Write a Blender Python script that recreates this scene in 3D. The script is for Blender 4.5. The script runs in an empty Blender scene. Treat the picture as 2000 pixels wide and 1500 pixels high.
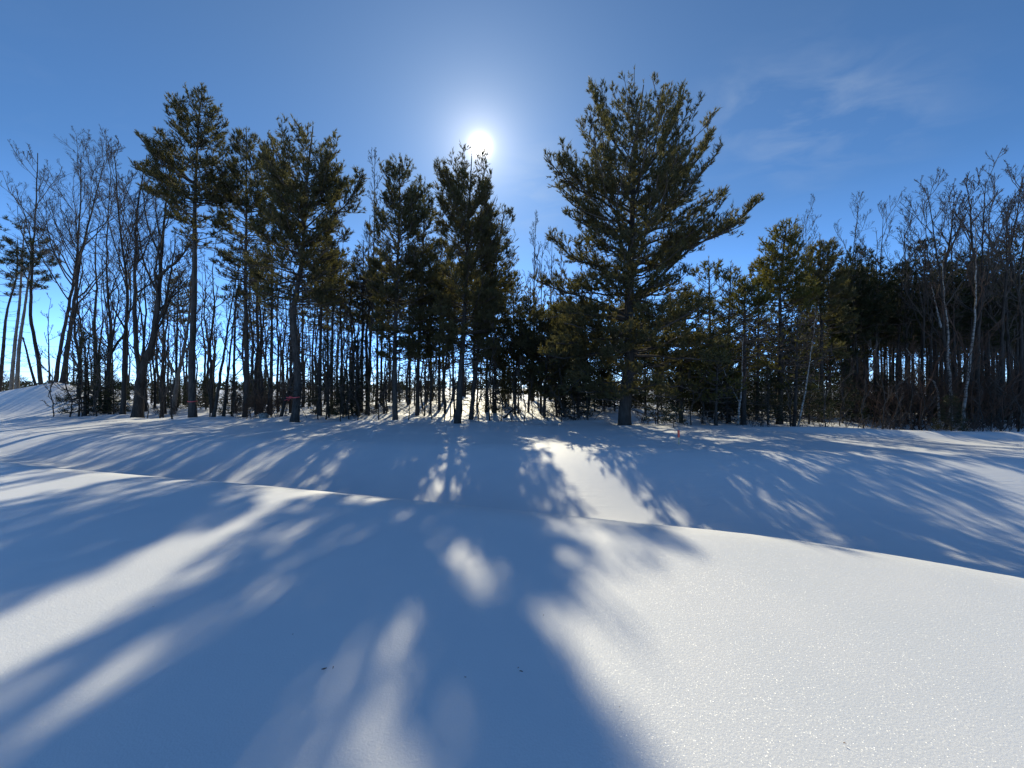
import bpy, math
import numpy as np
from math import radians, pi

# ------------------------------------------------------------------ camera, sky, sun, exposure
SC = bpy.context.scene
COL = SC.collection
F, CX, HY, EYE = 751.0, 1000.0, 757.0, 1.6      # focal length and horizon in units of a 2000 px wide frame; eye height in metres

cam_d = bpy.data.cameras.new('camera'); cam = bpy.data.objects.new('camera', cam_d); COL.objects.link(cam)
cam_d.sensor_width = 36.0; cam_d.lens = 36.0 * F / 2000.0; cam_d.shift_y = (HY - 750.0) / 2000.0
cam_d.clip_start = 0.05; cam_d.clip_end = 5000
cam.location = (0, 0, EYE); cam.rotation_euler = (radians(90), 0, 0)
SC.camera = cam

sd = np.array([(938 - CX) / F, 1.0, (HY - 286) / F]); sd /= np.linalg.norm(sd)
SUN_EL = math.asin(sd[2]); SUN_AZ = math.atan2(sd[0], sd[1])
TANX, TANZ = sd[0] / sd[1], sd[2] / sd[1]

sun_d = bpy.data.lights.new('sun', 'SUN'); sun = bpy.data.objects.new('sun', sun_d); COL.objects.link(sun)
sun_d.energy = 4.5; sun_d.angle = radians(0.53); sun_d.color = (1.0, 0.9, 0.66)
sun.rotation_euler = (pi / 2 - SUN_EL, 0, pi - SUN_AZ)
sun.location = (0, 0, 60)

SC.view_settings.view_transform = 'Standard'; SC.view_settings.look = 'None'
SC.view_settings.exposure = 0.0; SC.view_settings.gamma = 1.0; SC.view_settings.use_curve_mapping = False
SC.render.engine = 'CYCLES'
SC.cycles.use_denoising = True; SC.cycles.denoiser = 'OPENIMAGEDENOISE'; SC.cycles.denoising_input_passes = 'RGB_ALBEDO_NORMAL'; SC.cycles.denoising_prefilter = 'ACCURATE'
SC.cycles.max_bounces = 6; SC.cycles.diffuse_bounces = 3; SC.cycles.glossy_bounces = 2
SC.cycles.transmission_bounces = 3; SC.cycles.transparent_max_bounces = 4
SC.cycles.sample_clamp_indirect = 4.0; SC.cycles.sample_clamp_direct = 6.0

class NT:
    """small helper for node trees"""
    def __init__(self, tree):
        self.t = tree; tree.nodes.clear()
    def n(self, kind, **kw):
        nd = self.t.nodes.new(kind)
        for k, v in kw.items():
            if k.startswith('i_'):
                key = k[2:]
                key = int(key) if key.isdigit() else key.replace('_', ' ')
                nd.inputs[key].default_value = v
            else:
                setattr(nd, k, v)
        return nd
    def l(self, a, b): self.t.links.new(a, b)
    def math(self, op, a, b=None, clamp=False):
        nd = self.t.nodes.new('ShaderNodeMath'); nd.operation = op; nd.use_clamp = clamp
        for i, v in enumerate((a, b)):
            if v is None: continue
            if isinstance(v, (int, float)): nd.inputs[i].default_value = v
            else: self.l(v, nd.inputs[i])
        return nd.outputs[0]
    def ramp(self, fac, stops):
        r = self.t.nodes.new('ShaderNodeValToRGB')
        els = r.color_ramp.elements
        while len(els) < len(stops): els.new(0.5)
        for e, (p, c) in zip(els, stops):
            e.position = p; e.color = (*c, 1) if len(c) == 3 else c
        self.l(fac, r.inputs[0]); return r.outputs[0]

world = bpy.data.worlds.new('World'); SC.world = world; world.use_nodes = True
w = NT(world.node_tree)
out = w.n('ShaderNodeOutputWorld')
sky = w.n('ShaderNodeTexSky', sky_type='NISHITA', sun_disc=False, sun_elevation=SUN_EL, sun_rotation=SUN_AZ,
          altitude=1500, air_density=1.0, dust_density=0.25, ozone_density=2.2)
hs = w.n('ShaderNodeHueSaturation'); hs.inputs['Saturation'].default_value = 1.12; w.l(sky.outputs[0], hs.inputs['Color'])
tint = w.n('ShaderNodeMix', data_type='RGBA', blend_type='MULTIPLY'); tint.inputs[0].default_value = 1.0
tc = w.n('ShaderNodeTexCoord')
sepz = w.n('ShaderNodeSeparateXYZ'); w.l(tc.outputs['Generated'], sepz.inputs[0])
low = w.ramp(sepz.outputs[2], [(0.0, (0.31, 0.47, 0.90)), (0.06, (0.30, 0.48, 0.86)), (0.16, (0.262, 0.37, 0.50)), (0.38, (0.21, 0.275, 0.325)), (0.62, (0.23, 0.27, 0.292)), (1.0, (0.215, 0.25, 0.275))])
lw = w.n('ShaderNodeMix', data_type='RGBA', blend_type='MULTIPLY'); lw.inputs[0].default_value = 1.0
w.l(low, lw.inputs[6]); lw.inputs[7].default_value = (4, 4, 4, 1)
w.l(hs.outputs[0], tint.inputs[6]); w.l(lw.outputs[2], tint.inputs[7])
# thin cirrus, laid out on a high plane in world space
sep = w.n('ShaderNodeSeparateXYZ'); w.l(tc.outputs['Generated'], sep.inputs[0])
zc = w.math('MAXIMUM', sep.outputs[2], 0.04)
u = w.math('DIVIDE', sep.outputs[0], zc); v = w.math('DIVIDE', sep.outputs[1], zc)
cmb = w.n('ShaderNodeCombineXYZ'); w.l(u, cmb.inputs[0]); w.l(v, cmb.inputs[1])
mp = w.n('ShaderNodeMapping'); mp.inputs['Rotation'].default_value = (0, 0, radians(35)); mp.inputs['Scale'].default_value = (1.2, 1.8, 1)
w.l(cmb.outputs[0], mp.inputs[0])
nz = w.n('ShaderNodeTexNoise', i_Scale=2.6, i_Detail=5.0, i_Roughness=0.55, i_Distortion=0.5); w.l(mp.outputs[0], nz.inputs['Vector'])
nb = w.n('ShaderNodeTexNoise', i_Scale=0.55, i_Detail=2.0); w.l(cmb.outputs[0], nb.inputs['Vector'])
c1 = w.math('SUBTRACT', nz.outputs[0], 0.50, True); c2 = w.math('SUBTRACT', nb.outputs[0], 0.47, True)
cl = w.math('MULTIPLY', w.math('MULTIPLY', c1, c2), 9.0, True)
def dirn(px, py):
    d = np.array([(px - CX) / F, 1.0, (HY - py) / F]); return d / np.linalg.norm(d)
spots = None
for (px, py, rad, amt) in [(1575, 225, 5.0, 1.0), (1050, 365, 4.5, 0.9), (1430, 215, 3.5, 0.6), (1760, 200, 4.0, 0.4)]:
    dn = w.n('ShaderNodeVectorMath', operation='DOT_PRODUCT'); w.l(tc.outputs['Generated'], dn.inputs[0]); dn.inputs[1].default_value = dirn(px, py)
    ang = w.math('ARCCOSINE', w.math('MINIMUM', dn.outputs['Value'], 1.0))
    g = w.math('MULTIPLY', w.math('EXPONENT', w.math('MULTIPLY', w.math('POWER', w.math('DIVIDE', ang, radians(rad)), 2.0), -1.0)), amt)
    spots = g if spots is None else w.math('ADD', spots, g)
wisp = w.math('MULTIPLY', w.math('MULTIPLY', w.math('SUBTRACT', nz.outputs[0], 0.42, True), 2.4, True), spots, True)
cloud = w.math('ADD', w.math('MULTIPLY', cl, 0.07), w.math('MULTIPLY', wisp, 0.44), True)
cm = w.n('ShaderNodeMix', data_type='RGBA'); w.l(cloud, cm.inputs[0]); w.l(tint.outputs[2], cm.inputs[6]); cm.inputs[7].default_value = (5.6, 6.6, 7.8, 1)
bg = w.n('ShaderNodeBackground', i_Strength=0.095); w.l(cm.outputs[2], bg.inputs[0])
# the sun itself and its aureole in the thin high haze
dn = w.n('ShaderNodeVectorMath', operation='DOT_PRODUCT'); w.l(tc.outputs['Generated'], dn.inputs[0]); dn.inputs[1].default_value = sd
ang = w.math('MULTIPLY', w.math('ARCCOSINE', w.math('MINIMUM', dn.outputs['Value'], 1.0)), 180 / pi)
def aur(width, p=1.0): return w.math('EXPONENT', w.math('MULTIPLY', w.math('POWER', w.math('DIVIDE', ang, width), p), -1.0))
g1 = w.math('MULTIPLY', aur(0.72, 1.6), 6.5)
g2 = w.math('MULTIPLY', aur(2.4), 1.0)
g3 = w.math('MULTIPLY', aur(12.5), 0.20)
gs1 = w.n('ShaderNodeMix', data_type='RGBA', blend_type='MULTIPLY'); gs1.inputs[0].default_value = 1.0
w.l(w.math('ADD', g1, g2), gs1.inputs[6]); gs1.inputs[7].default_value = (1.0, 0.91, 0.77, 1)
gs2 = w.n('ShaderNodeMix', data_type='RGBA', blend_type='MULTIPLY'); gs2.inputs[0].default_value = 1.0
w.l(g3, gs2.inputs[6]); gs2.inputs[7].default_value = (0.66, 0.94, 1.2, 1)
ga = w.n('ShaderNodeMix', data_type='RGBA', blend_type='ADD'); ga.inputs[0].default_value = 1.0
w.l(gs1.outputs[2], ga.inputs[6]); w.l(gs2.outputs[2], ga.inputs[7])
bg2 = w.n('ShaderNodeBackground', i_Strength=1.0); w.l(ga.outputs[2], bg2.inputs[0])
add = w.n('ShaderNodeAddShader'); w.l(bg.outputs[0], add.inputs[0]); w.l(bg2.outputs[0], add.inputs[1]); w.l(add.outputs[0], out.inputs[0])

# ------------------------------------------------------------------ materials
def mat(name):
    m = bpy.data.materials.new(name); m.use_nodes = True; return m, NT(m.node_tree)

def snow_material():
    m, t = mat('snow')
    o = t.n('ShaderNodeOutputMaterial'); g = t.n('ShaderNodeNewGeometry')
    b = t.n('ShaderNodeBsdfPrincipled', i_Roughness=0.55); b.inputs['Specular IOR Level'].default_value = 0.25
    nA = t.n('ShaderNodeTexNoise', i_Scale=1.3, i_Detail=3.0); t.l(g.outputs['Position'], nA.inputs['Vector'])
    t.l(t.ramp(nA.outputs[0], [(0.3, (0.78, 0.80, 0.82)), (0.7, (0.84, 0.845, 0.85))]), b.inputs['Base Color'])
    # grain of loose crystals, wind ripple, settled crust
    nG = t.n('ShaderNodeTexNoise', i_Scale=95.0, i_Detail=3.0, i_Roughness=0.7); t.l(g.outputs['Position'], nG.inputs['Vector'])
    mpn = t.n('ShaderNodeMapping'); mpn.inputs['Scale'].default_value = (1.6, 6.5, 1.6); mpn.inputs['Rotation'].default_value = (0, 0, radians(12))
    t.l(g.outputs['Position'], mpn.inputs[0])
    nR = t.n('ShaderNodeTexNoise', i_Scale=1.6, i_Detail=4.0, i_Roughness=0.55, i_Distortion=0.5); t.l(mpn.outputs[0], nR.inputs['Vector'])
    nM = t.n('ShaderNodeTexNoise', i_Scale=0.35, i_Detail=2.0); t.l(g.outputs['Position'], nM.inputs['Vector'])
    amt = t.ramp(nM.outputs[0], [(0.42, (0.05,) * 3), (0.62, (1,) * 3)])
    b1 = t.n('ShaderNodeBump', i_Strength=0.24, i_Distance=0.012); t.l(nG.outputs[0], b1.inputs['Height'])
    sy = t.n('ShaderNodeSeparateXYZ'); t.l(g.outputs['Position'], sy.inputs[0])
    dip = t.n('ShaderNodeMapRange', clamp=True); t.l(sy.outputs[1], dip.inputs['Value'])     # wind ripples lie in the dip, the near bank is smooth
    for k_, v_ in (('From Min', 5.0), ('From Max', 7.5), ('To Min', 0.12), ('To Max', 1.6)): dip.inputs[k_].default_value = v_
    rip = t.math('MULTIPLY', t.math('MULTIPLY', nR.outputs[0], amt), dip.outputs[0])
    b2 = t.n('ShaderNodeBump', i_Strength=0.22, i_Distance=0.03); t.l(rip, b2.inputs['Height']); t.l(b1.outputs[0], b2.inputs['Normal'])
    t.l(b2.outputs[0], b.inputs['Normal'])
    # glinting facets: every small cell has its own tilt
    vo = t.n('ShaderNodeTexVoronoi', i_Scale=330.0); t.l(g.outputs['Position'], vo.inputs['Vector'])
    vs = t.n('ShaderNodeVectorMath', operation='SUBTRACT'); t.l(vo.outputs['Color'], vs.inputs[0]); vs.inputs[1].default_value = (0.5, 0.5, 0.5)
    vm = t.n('ShaderNodeVectorMath', operation='SCALE'); t.l(vs.outputs[0], vm.inputs[0]); vm.inputs['Scale'].default_value = 1.7
    va = t.n('ShaderNodeVectorMath', operation='ADD'); t.l(vm.outputs[0], va.inputs[0]); t.l(g.outputs['Normal'], va.inputs[1])
    vn = t.n('ShaderNodeVectorMath', operation='NORMALIZE'); t.l(va.outputs[0], vn.inputs[0])
    gl = t.n('ShaderNodeBsdfGlossy', i_Roughness=0.35); t.l(vn.outputs[0], gl.inputs['Normal'])
    mx = t.n('ShaderNodeMixShader'); mx.inputs[0].default_value = 0.042
    t.l(b.outputs[0], mx.inputs[1]); t.l(gl.outputs[0], mx.inputs[2]); t.l(mx.outputs[0], o.inputs[0])
    return m

def needle_material(name, dark, light, transl=0.3):
    m, t = mat(name)
    o = t.n('ShaderNodeOutputMaterial'); g = t.n('ShaderNodeNewGeometry'); oi = t.n('ShaderNodeObjectInfo')
    nA = t.n('ShaderNodeTexNoise', i_Scale=1.1, i_Detail=3.0); t.l(g.outputs['Position'], nA.inputs['Vector'])
    f = t.math('ADD', t.math('MULTIPLY', nA.outputs[0], 0.5), t.math('ADD', t.math('MULTIPLY', oi.outputs['Random'], 0.15), t.math('MULTIPLY', g.outputs['Random Per Island'], 0.35)))
    brown = (light[0] * 1.15, light[1] * 0.85, light[2] * 0.8)
    c = t.ramp(f, [(0.25, dark), (0.68, light), (0.86, brown)])
    d = t.n('ShaderNodeBsdfPrincipled', i_Roughness=0.6); dk = t.n('ShaderNodeMix', data_type='RGBA', blend_type='MULTIPLY'); dk.inputs[0].default_value = 1.0; t.l(c, dk.inputs[6]); dk.inputs[7].default_value = (0.66, 0.64, 0.56, 1); t.l(dk.outputs[2], d.inputs['Base Color']); d.inputs['Specular IOR Level'].default_value = 0.3
    tr = t.n('ShaderNodeBsdfTranslucent')
    br = t.n('ShaderNodeMix', data_type='RGBA', blend_type='MULTIPLY'); br.inputs[0].default_value = 1.0
    t.l(c, br.inputs[6]); br.inputs[7].default_value = (1.95, 1.95, 0.95, 1); t.l(br.outputs[2], tr.inputs[0])
    mx = t.n('ShaderNodeMixShader'); mx.inputs[0].default_value = transl
    t.l(d.outputs[0], mx.inputs[1]); t.l(tr.outputs[0], mx.inputs[2]); t.l(mx.outputs[0], o.inputs[0])
    return m

def bark_material(name, dark, light, scale=(9, 9, 1.6), bump=0.6):
    m, t = mat(name)
    o = t.n('ShaderNodeOutputMaterial'); g = t.n('ShaderNodeNewGeometry')
    mpn = t.n('ShaderNodeMapping'); mpn.inputs['Scale'].default_value = scale; t.l(g.outputs['Position'], mpn.inputs[0])
    nA = t.n('ShaderNodeTexNoise', i_Scale=1.6, i_Detail=6.0, i_Roughness=0.65); t.l(mpn.outputs[0], nA.inputs['Vector'])
    nB = t.n('ShaderNodeTexNoise', i_Scale=0.8, i_Detail=2.0); t.l(g.outputs['Position'], nB.inputs['Vector'])
    f = t.math('ADD', t.math('MULTIPLY', nA.outputs[0], 0.7), t.math('MULTIPLY', nB.outputs[0], 0.3))
    b = t.n('ShaderNodeBsdfPrincipled', i_Roughness=0.85); b.inputs['Specular IOR Level'].default_value = 0.15
    t.l(t.ramp(f, [(0.35, dark), (0.66, light)]), b.inputs['Base Color'])
    bp = t.n('ShaderNodeBump', i_Strength=bump, i_Distance=0.03); t.l(nA.outputs[0], bp.inputs['Height']); t.l(bp.outputs[0], b.inputs['Normal'])
    t.l(b.outputs[0], o.inputs[0]); return m

def birch_material():
    m, t = mat('birch_bark')
    o = t.n('ShaderNodeOutputMaterial'); g = t.n('ShaderNodeNewGeometry')
    mpn = t.n('ShaderNodeMapping'); mpn.inputs['Scale'].default_value = (2.5, 2.5, 14); t.l(g.outputs['Position'], mpn.inputs[0])
    nA = t.n('ShaderNodeTexNoise', i_Scale=1.0, i_Detail=4.0, i_Roughness=0.7); t.l(mpn.outputs[0], nA.inputs['Vector'])
    b = t.n('ShaderNodeBsdfPrincipled', i_Roughness=0.7)
    t.l(t.ramp(nA.outputs[0], [(0.40, (0.05, 0.045, 0.04)), (0.5, (0.24, 0.23, 0.21)), (0.8, (0.38, 0.365, 0.34))]), b.inputs['Base Color'])
    t.l(b.outputs[0], o.inputs[0]); return m

def plain_material(name, c1, c2, scale=20.0, rough=0.7):
    m, t = mat(name)
    o = t.n('ShaderNodeOutputMaterial'); g = t.n('ShaderNodeNewGeometry')
    nA = t.n('ShaderNodeTexNoise', i_Scale=scale, i_Detail=4.0); t.l(g.outputs['Position'], nA.inputs['Vector'])
    b = t.n('ShaderNodeBsdfPrincipled', i_Roughness=rough); t.l(t.ramp(nA.outputs[0], [(0.35, c1), (0.65, c2)]), b.inputs['Base Color'])
    bp = t.n('ShaderNodeBump', i_Strength=0.4, i_Distance=0.01); t.l(nA.outputs[0], bp.inputs['Height']); t.l(bp.outputs[0], b.inputs['Normal'])
    t.l(b.outputs[0], o.inputs[0]); return m

M = dict(
    snow=snow_material(),
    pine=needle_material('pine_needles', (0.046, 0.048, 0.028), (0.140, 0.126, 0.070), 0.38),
    pine_lit=needle_material('pine_needles_olive_lit', (0.050, 0.053, 0.019), (0.150, 0.138, 0.048), 0.38),  # pine needles lightened and yellowed; the look of being lit is in the colour
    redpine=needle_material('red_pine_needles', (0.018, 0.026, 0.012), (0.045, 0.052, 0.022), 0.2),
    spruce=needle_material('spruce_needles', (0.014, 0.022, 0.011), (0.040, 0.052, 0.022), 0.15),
    bark=bark_material('pine_bark', (0.024, 0.021, 0.019), (0.092, 0.081, 0.072)),
    darkbark=bark_material('dark_bark', (0.018, 0.016, 0.014), (0.070, 0.062, 0.055)),
    palebark=bark_material('pale_bark', (0.09, 0.078, 0.065), (0.26, 0.23, 0.20)),
    twig=bark_material('twig_bark', (0.045, 0.038, 0.033), (0.120, 0.100, 0.086), bump=0.0),
    redtwig=bark_material('red_brown_twig_bark', (0.050, 0.030, 0.022), (0.125, 0.080, 0.058), bump=0.0),
    birch=birch_material(),
    rock=plain_material('granite', (0.10, 0.11, 0.105), (0.24, 0.25, 0.23), 12),
    ribbon=plain_material('pink_flagging_tape', (0.75, 0.07, 0.09), (0.85, 0.11, 0.12), 30, 0.4),
    stake=plain_material('fluorescent_orange_paint', (0.80, 0.10, 0.06), (0.9, 0.16, 0.09), 30, 0.6),
    lath=plain_material('weathered_lath', (0.42, 0.36, 0.24), (0.58, 0.50, 0.34), 30, 0.8),
    leaf=plain_material('dry_leaf', (0.10, 0.055, 0.03), (0.20, 0.11, 0.06), 25, 0.8),
    wire=plain_material('aluminium_wire', (0.05, 0.055, 0.06), (0.08, 0.085, 0.09), 5, 0.5),
)

# ------------------------------------------------------------------ mesh helpers
def mesh(name, verts, faces, material, smooth=True):
    """faces: list of int arrays (n,3) / (n,4)"""
    me = bpy.data.meshes.new(name)
    verts = np.asarray(verts, np.float32)
    me.vertices.add(len(verts)); me.vertices.foreach_set('co', verts.ravel())
    faces = [f for f in faces if len(f)]
    nl = sum(f.size for f in faces); npoly = sum(len(f) for f in faces)
    me.loops.add(nl); me.polygons.add(npoly)
    me.loops.foreach_set('vertex_index', np.concatenate([f.ravel() for f in faces]).astype(np.int32))
    tot = np.concatenate([np.full(len(f), f.shape[1], np.int32) for f in faces])
    start = np.concatenate([[0], np.cumsum(tot)[:-1]]).astype(np.int32)
    me.polygons.foreach_set('loop_start', start)
    me.polygons.foreach_set('use_smooth', np.full(npoly, smooth, bool))
    me.materials.append(material)
    me.update(calc_edges=True); return me

def obj(name, me, parent=None, kind=None):
    o = bpy.data.objects.new(name, me); COL.objects.link(o)
    if parent is not None: o.parent = parent
    if kind: o['kind'] = kind
    return o

def tag(o, label, cat, group=None):
    o['label'] = label; o['category'] = cat
    if group: o['group'] = group
    return o

def thing(name, label, cat, loc=(0, 0, 0), group=None):
    o = bpy.data.objects.new(name, None); COL.objects.link(o); o.location = loc; o.empty_display_size = 0.3
    return tag(o, label, cat, group)

def copy_tree(o, parent=None):
    c = o.copy(); COL.objects.link(c); c.parent = parent
    for ch in list(o.children): copy_tree(ch, c)
    return c

def nrm(a): return a / np.maximum(np.linalg.norm(a, axis=-1, keepdims=True), 1e-9)

def tubes(P, R, n):
    """P (N,k,3), R (N,k) -> verts, quads of N open tubes with n sides"""
    N, k, _ = P.shape
    T = np.empty_like(P); T[:, 1:-1] = P[:, 2:] - P[:, :-2]; T[:, 0] = P[:, 1] - P[:, 0]; T[:, -1] = P[:, -1] - P[:, -2]
    T = nrm(T)
    ref = np.zeros_like(T); m = np.abs(T[..., 2]) > 0.9; ref[..., 2] = 1; ref[m] = (1, 0, 0)
    ref[:] = ref[:, :1]
    U = nrm(np.cross(ref, T)); V = np.cross(T, U)
    a = np.arange(n) * 2 * pi / n
    ring = U[:, :, None] * np.cos(a)[None, None, :, None] + V[:, :, None] * np.sin(a)[None, None, :, None]
    vts = (P[:, :, None] + ring * R[:, :, None, None]).reshape(-1, 3)
    i, j, s = np.meshgrid(np.arange(N), np.arange(k - 1), np.arange(n), indexing='ij')
    b = (i * k + j) * n; s2 = (s + 1) % n
    q = np.stack([b + s, b + s2, b + n + s2, b + n + s], -1).reshape(-1, 4)
    return vts, q

def join(parts):
    vs, fs, off = [], [], 0
    for v, f in parts:
        vs.append(v); fs += [x + off for x in (f if isinstance(f, list) else [f])]; off += len(v)
    return np.concatenate(vs), fs

def resample(pts, k):
    pts = np.asarray(pts, float)
    # Catmull-Rom through the points
    n = len(pts)
    if n > 2:
        ext = np.vstack([2 * pts[0] - pts[1], pts, 2 * pts[-1] - pts[-2]])
        dense = []
        for i in range(n - 1):
            p0, p1, p2, p3 = ext[i:i + 4]; tt = np.linspace(0, 1, 12, endpoint=False)[:, None]
            dense.append(0.5 * (2 * p1 + (p2 - p0) * tt + (2 * p0 - 5 * p1 + 4 * p2 - p3) * tt ** 2 + (3 * p1 - p0 - 3 * p2 + p3) * tt ** 3))
        pts = np.vstack(dense + [pts[-1:]])
    s = np.concatenate([[0], np.cumsum(np.linalg.norm(np.diff(pts, axis=0), axis=1))])
    q = np.linspace(0, s[-1], k)
    return np.stack([np.interp(q, s, pts[:, i]) for i in range(3)], 1)

def lerp_at(P, idx, t):
    """points and tangents at parameter t on polylines P[idx]"""
    k = P.shape[1]; f = np.clip(t, 0, 0.9999) * (k - 1); i = f.astype(int); fr = (f - i)[:, None]
    a, b = P[idx, i], P[idx, i + 1]
    return a + (b - a) * fr, nrm(b - a)

def needles(O, D, L, rng, K=9, length=0.13, hw=0.008, spread=0.75):
    """tufts of thin blades: origins O, shoot directions D, shoot lengths L"""
    N = len(O)
    D = nrm(D)
    u = rng.random((N, K, 1))
    base = O[:, None] + D[:, None] * (u * L[:, None, None])
    r = rng.normal(size=(N, K, 3))
    r -= (r * D[:, None]).sum(-1, keepdims=True) * D[:, None]; r = nrm(r)
    sp = spread * (0.45 + 0.75 * rng.random((N, K, 1)))
    d = nrm(D[:, None] * np.cos(sp) + r * np.sin(sp))
    ln = length * (0.7 + 0.6 * rng.random((N, K, 1)))
    tip = base + d * ln
    side = nrm(np.cross(d, rng.normal(size=(N, K, 3)))) * hw
    v = np.stack([base - side, base + side, tip], 2).reshape(-1, 3)
    f = np.arange(len(v)).reshape(-1, 3)
    return v, f

def blades(rng, P, hw):
    """last, hair-thin twigs: one tapering face each"""
    a, b = P[:, 0], P[:, -1]; sd_ = nrm(np.cross(b - a, rng.normal(size=a.shape))) * hw
    v = np.stack([a - sd_, a + sd_, b], 1).reshape(-1, 3); return v, np.arange(len(v)).reshape(-1, 3)

# value noise for terrain
_rn = np.random.default_rng(5).random((256, 256))
def vnoise(x, y, s, o=0):
    x = np.asarray(x, float) / s + 37.3 + o; y = np.asarray(y, float) / s + 11.7 + 3 * o
    i = np.floor(x).astype(int); j = np.floor(y).astype(int); fx = x - i; fy = y - j
    fx = fx * fx * fx * (fx * (6 * fx - 15) + 10); fy = fy * fy * fy * (fy * (6 * fy - 15) + 10)
    g = lambda a, b: _rn[a % 256, b % 256]
    return (g(i, j) * (1 - fx) + g(i + 1, j) * fx) * (1 - fy) + (g(i, j + 1) * (1 - fx) + g(i + 1, j + 1) * fx) * fy - 0.5

def S(x, a, b):
    t = np.clip((x - a) / (b - a), 0, 1); return t * t * (3 - 2 * t)

ZF = 0.30
WELLS = [((px_ - CX) / F * y_, y_) for px_, y_ in [(1219, 16.5), (376, 20.0), (575, 18.2), (772, 19.3), (893, 18.6), (919, 20.5), (268, 20.4), (239, 21.3)]]
def ground(X, Y):
    X = np.asarray(X, float); Y = np.asarray(Y, float)
    Xc = np.clip(X, -34, 14); e = np.clip(X - 1.9, 0, 6)
    edge = 4.15 - 0.305 * Xc - 0.13 * e * e
    s = (Y - edge) / 1.045
    z = -0.80 + (ZF + 0.80) * (1 - S(s, -0.35, 2.7))
    st = 6.3 - 0.17 * np.clip(X, -30, 20)
    z = z + 0.80 * S(Y, st, st + 4.6)
    # gentle roll of the nearer bank
    z = z + 0.025 * vnoise(X, Y, 3.1) + 0.05 * vnoise(X, Y, 7.0, 2)
    # spoil heap at the left edge
    z = z + 1.75 * np.exp(-((X + 29.5) / 4.6) ** 2 - ((Y - 25.0) / 2.4) ** 2) + 0.5 * np.exp(-((X + 38) / 7) ** 2 - ((Y - 25) / 3) ** 2)
    # forest floor
    far = S(Y, 15.5, 19)
    z = z + far * (0.30 * vnoise(X, Y, 2.1, 5) + 0.12 * vnoise(X, Y, 0.9, 7))
    z = z + 0.75 * S(Y, 21, 29) * np.exp(-((X + 3) / 9.0) ** 2)
    z = z - 0.35 * S(X, 7, 18) * S(Y, 9, 13) + 0.22 * np.exp(-((Y - 15.2 + 0.05 * (X - 10)) / 0.8) ** 2) * S(X, 8, 13)
    for tx, ty in WELLS: z = z - 0.09 * np.exp(-((X - tx) ** 2 + (Y - ty) ** 2) / 0.16) + 0.05 * np.exp(-((X - tx) ** 2 + (Y - ty + 0.5) ** 2) / 0.5)
    return z

def at(px, py, Y): return np.array([(px - CX) / F * Y, Y, EYE + (HY - py) / F * Y])

# ------------------------------------------------------------------ snow ground
def axis(core0, core1, step, lo, hi, g=1.12):
    a = list(np.arange(core0, core1, step)); s = step; x = a[-1]
    while x < hi: s *= g; x += s; a.append(x)
    s = step; x = a[0]; b = []
    while x > lo: s *= g; x -= s; b.append(x)
    return np.array(b[::-1] + a)
xs = axis(-16, 16, 0.22, -900, 900); ys = axis(-1, 18, 0.15, -60, 1400)
gx, gy = np.meshgrid(xs, ys); gz = ground(gx, gy)
nx, ny = len(xs), len(ys)
ii, jj = np.meshgrid(np.arange(nx - 1), np.arange(ny - 1)); b = (jj * nx + ii).ravel()
gm = mesh('snow_ground', np.stack([gx, gy, gz], -1).reshape(-1, 3), [np.stack([b, b + 1, b + nx + 1, b + nx], 1)], M['snow'])
obj('snow_ground', gm, kind='structure')

# ------------------------------------------------------------------ light gaps: where a crown lets the sun through onto the snow
# ellipses on the snow (frame x, y, half-width, half-height, tilt in degrees, strength); a crown tuft whose shadow would land there is left out
GAPS = [(920, 1112, 70, 45, 35, .92), (740, 1330, 190, 58, 121, .8), (275, 1395, 170, 45, 140, .6), (590, 1042, 60, 20, -20, .8), (800, 997, 30, 10, 0, .8), (720, 972, 45, 7, 0, .8),
        (1140, 1200, 110, 48, 50, .8), (1120, 1350, 90, 40, 60, .6), (1840, 866, 280, 19, 4, .97), (1500, 848, 160, 10, 3, .7), (150, 985, 130, 12, -8, .6), (300, 1080, 90, 18, -28, .7)]
def open_right(px, py, p):
    # the clear air between the leaning pine and the tallest pine, broken by a few sprays
    d = px - (1045 + (py - 1030) * 0.42) + 90 * vnoise(p[:, 0] * 3, p[:, 2] * 3, 1.0, 9)
    return (d > 0) & (py > 1005) & (px < 2300) & (p[:, 0] < 1.25) & (vnoise(p[:, 0], p[:, 2], 0.35, 4) < np.where(py < 1300, -0.02 + d / 1400, 0.10 + d / 900))
def shadow_px(p):
    z = ground(p[:, 0], np.full(len(p), 6.0)) * 0 + 0.2
    for _ in range(3):
        d = (p[:, 2] - z) / TANZ
        X = p[:, 0] - TANX * d; Y = p[:, 1] - d
        z = ground(X, Y)
    ok = Y > 0.6
    Ys = np.where(ok, Y, 1e9)
    return CX + X / Ys * F, HY + (EYE - z) / Ys * F, ok, X
def keep_mask(p, rng):
    k = np.ones(len(p), bool)
    if not GAPS: return k
    px, py, ok, sx = shadow_px(p)
    for (x, y, a, bb, tl, st) in GAPS:
        c, s = math.cos(radians(tl)), math.sin(radians(tl))
        dx, dy = px - x, py - y
        r = ((dx * c + dy * s) / a) ** 2 + ((-dx * s + dy * c) / bb) ** 2
        k &= ~(ok & (r < 1) & (rng.random(len(p)) < st))
    streak = (px < 690) & (py > 828) & (py < 965) & (vnoise(sx, sx * 0, 0.30, 3) > -0.05)
    k &= ~(ok & streak & (rng.random(len(p)) < 0.88))
    k &= ~(ok & open_right(px, py, p) & (rng.random(len(p)) < 0.93))
    return k

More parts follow.
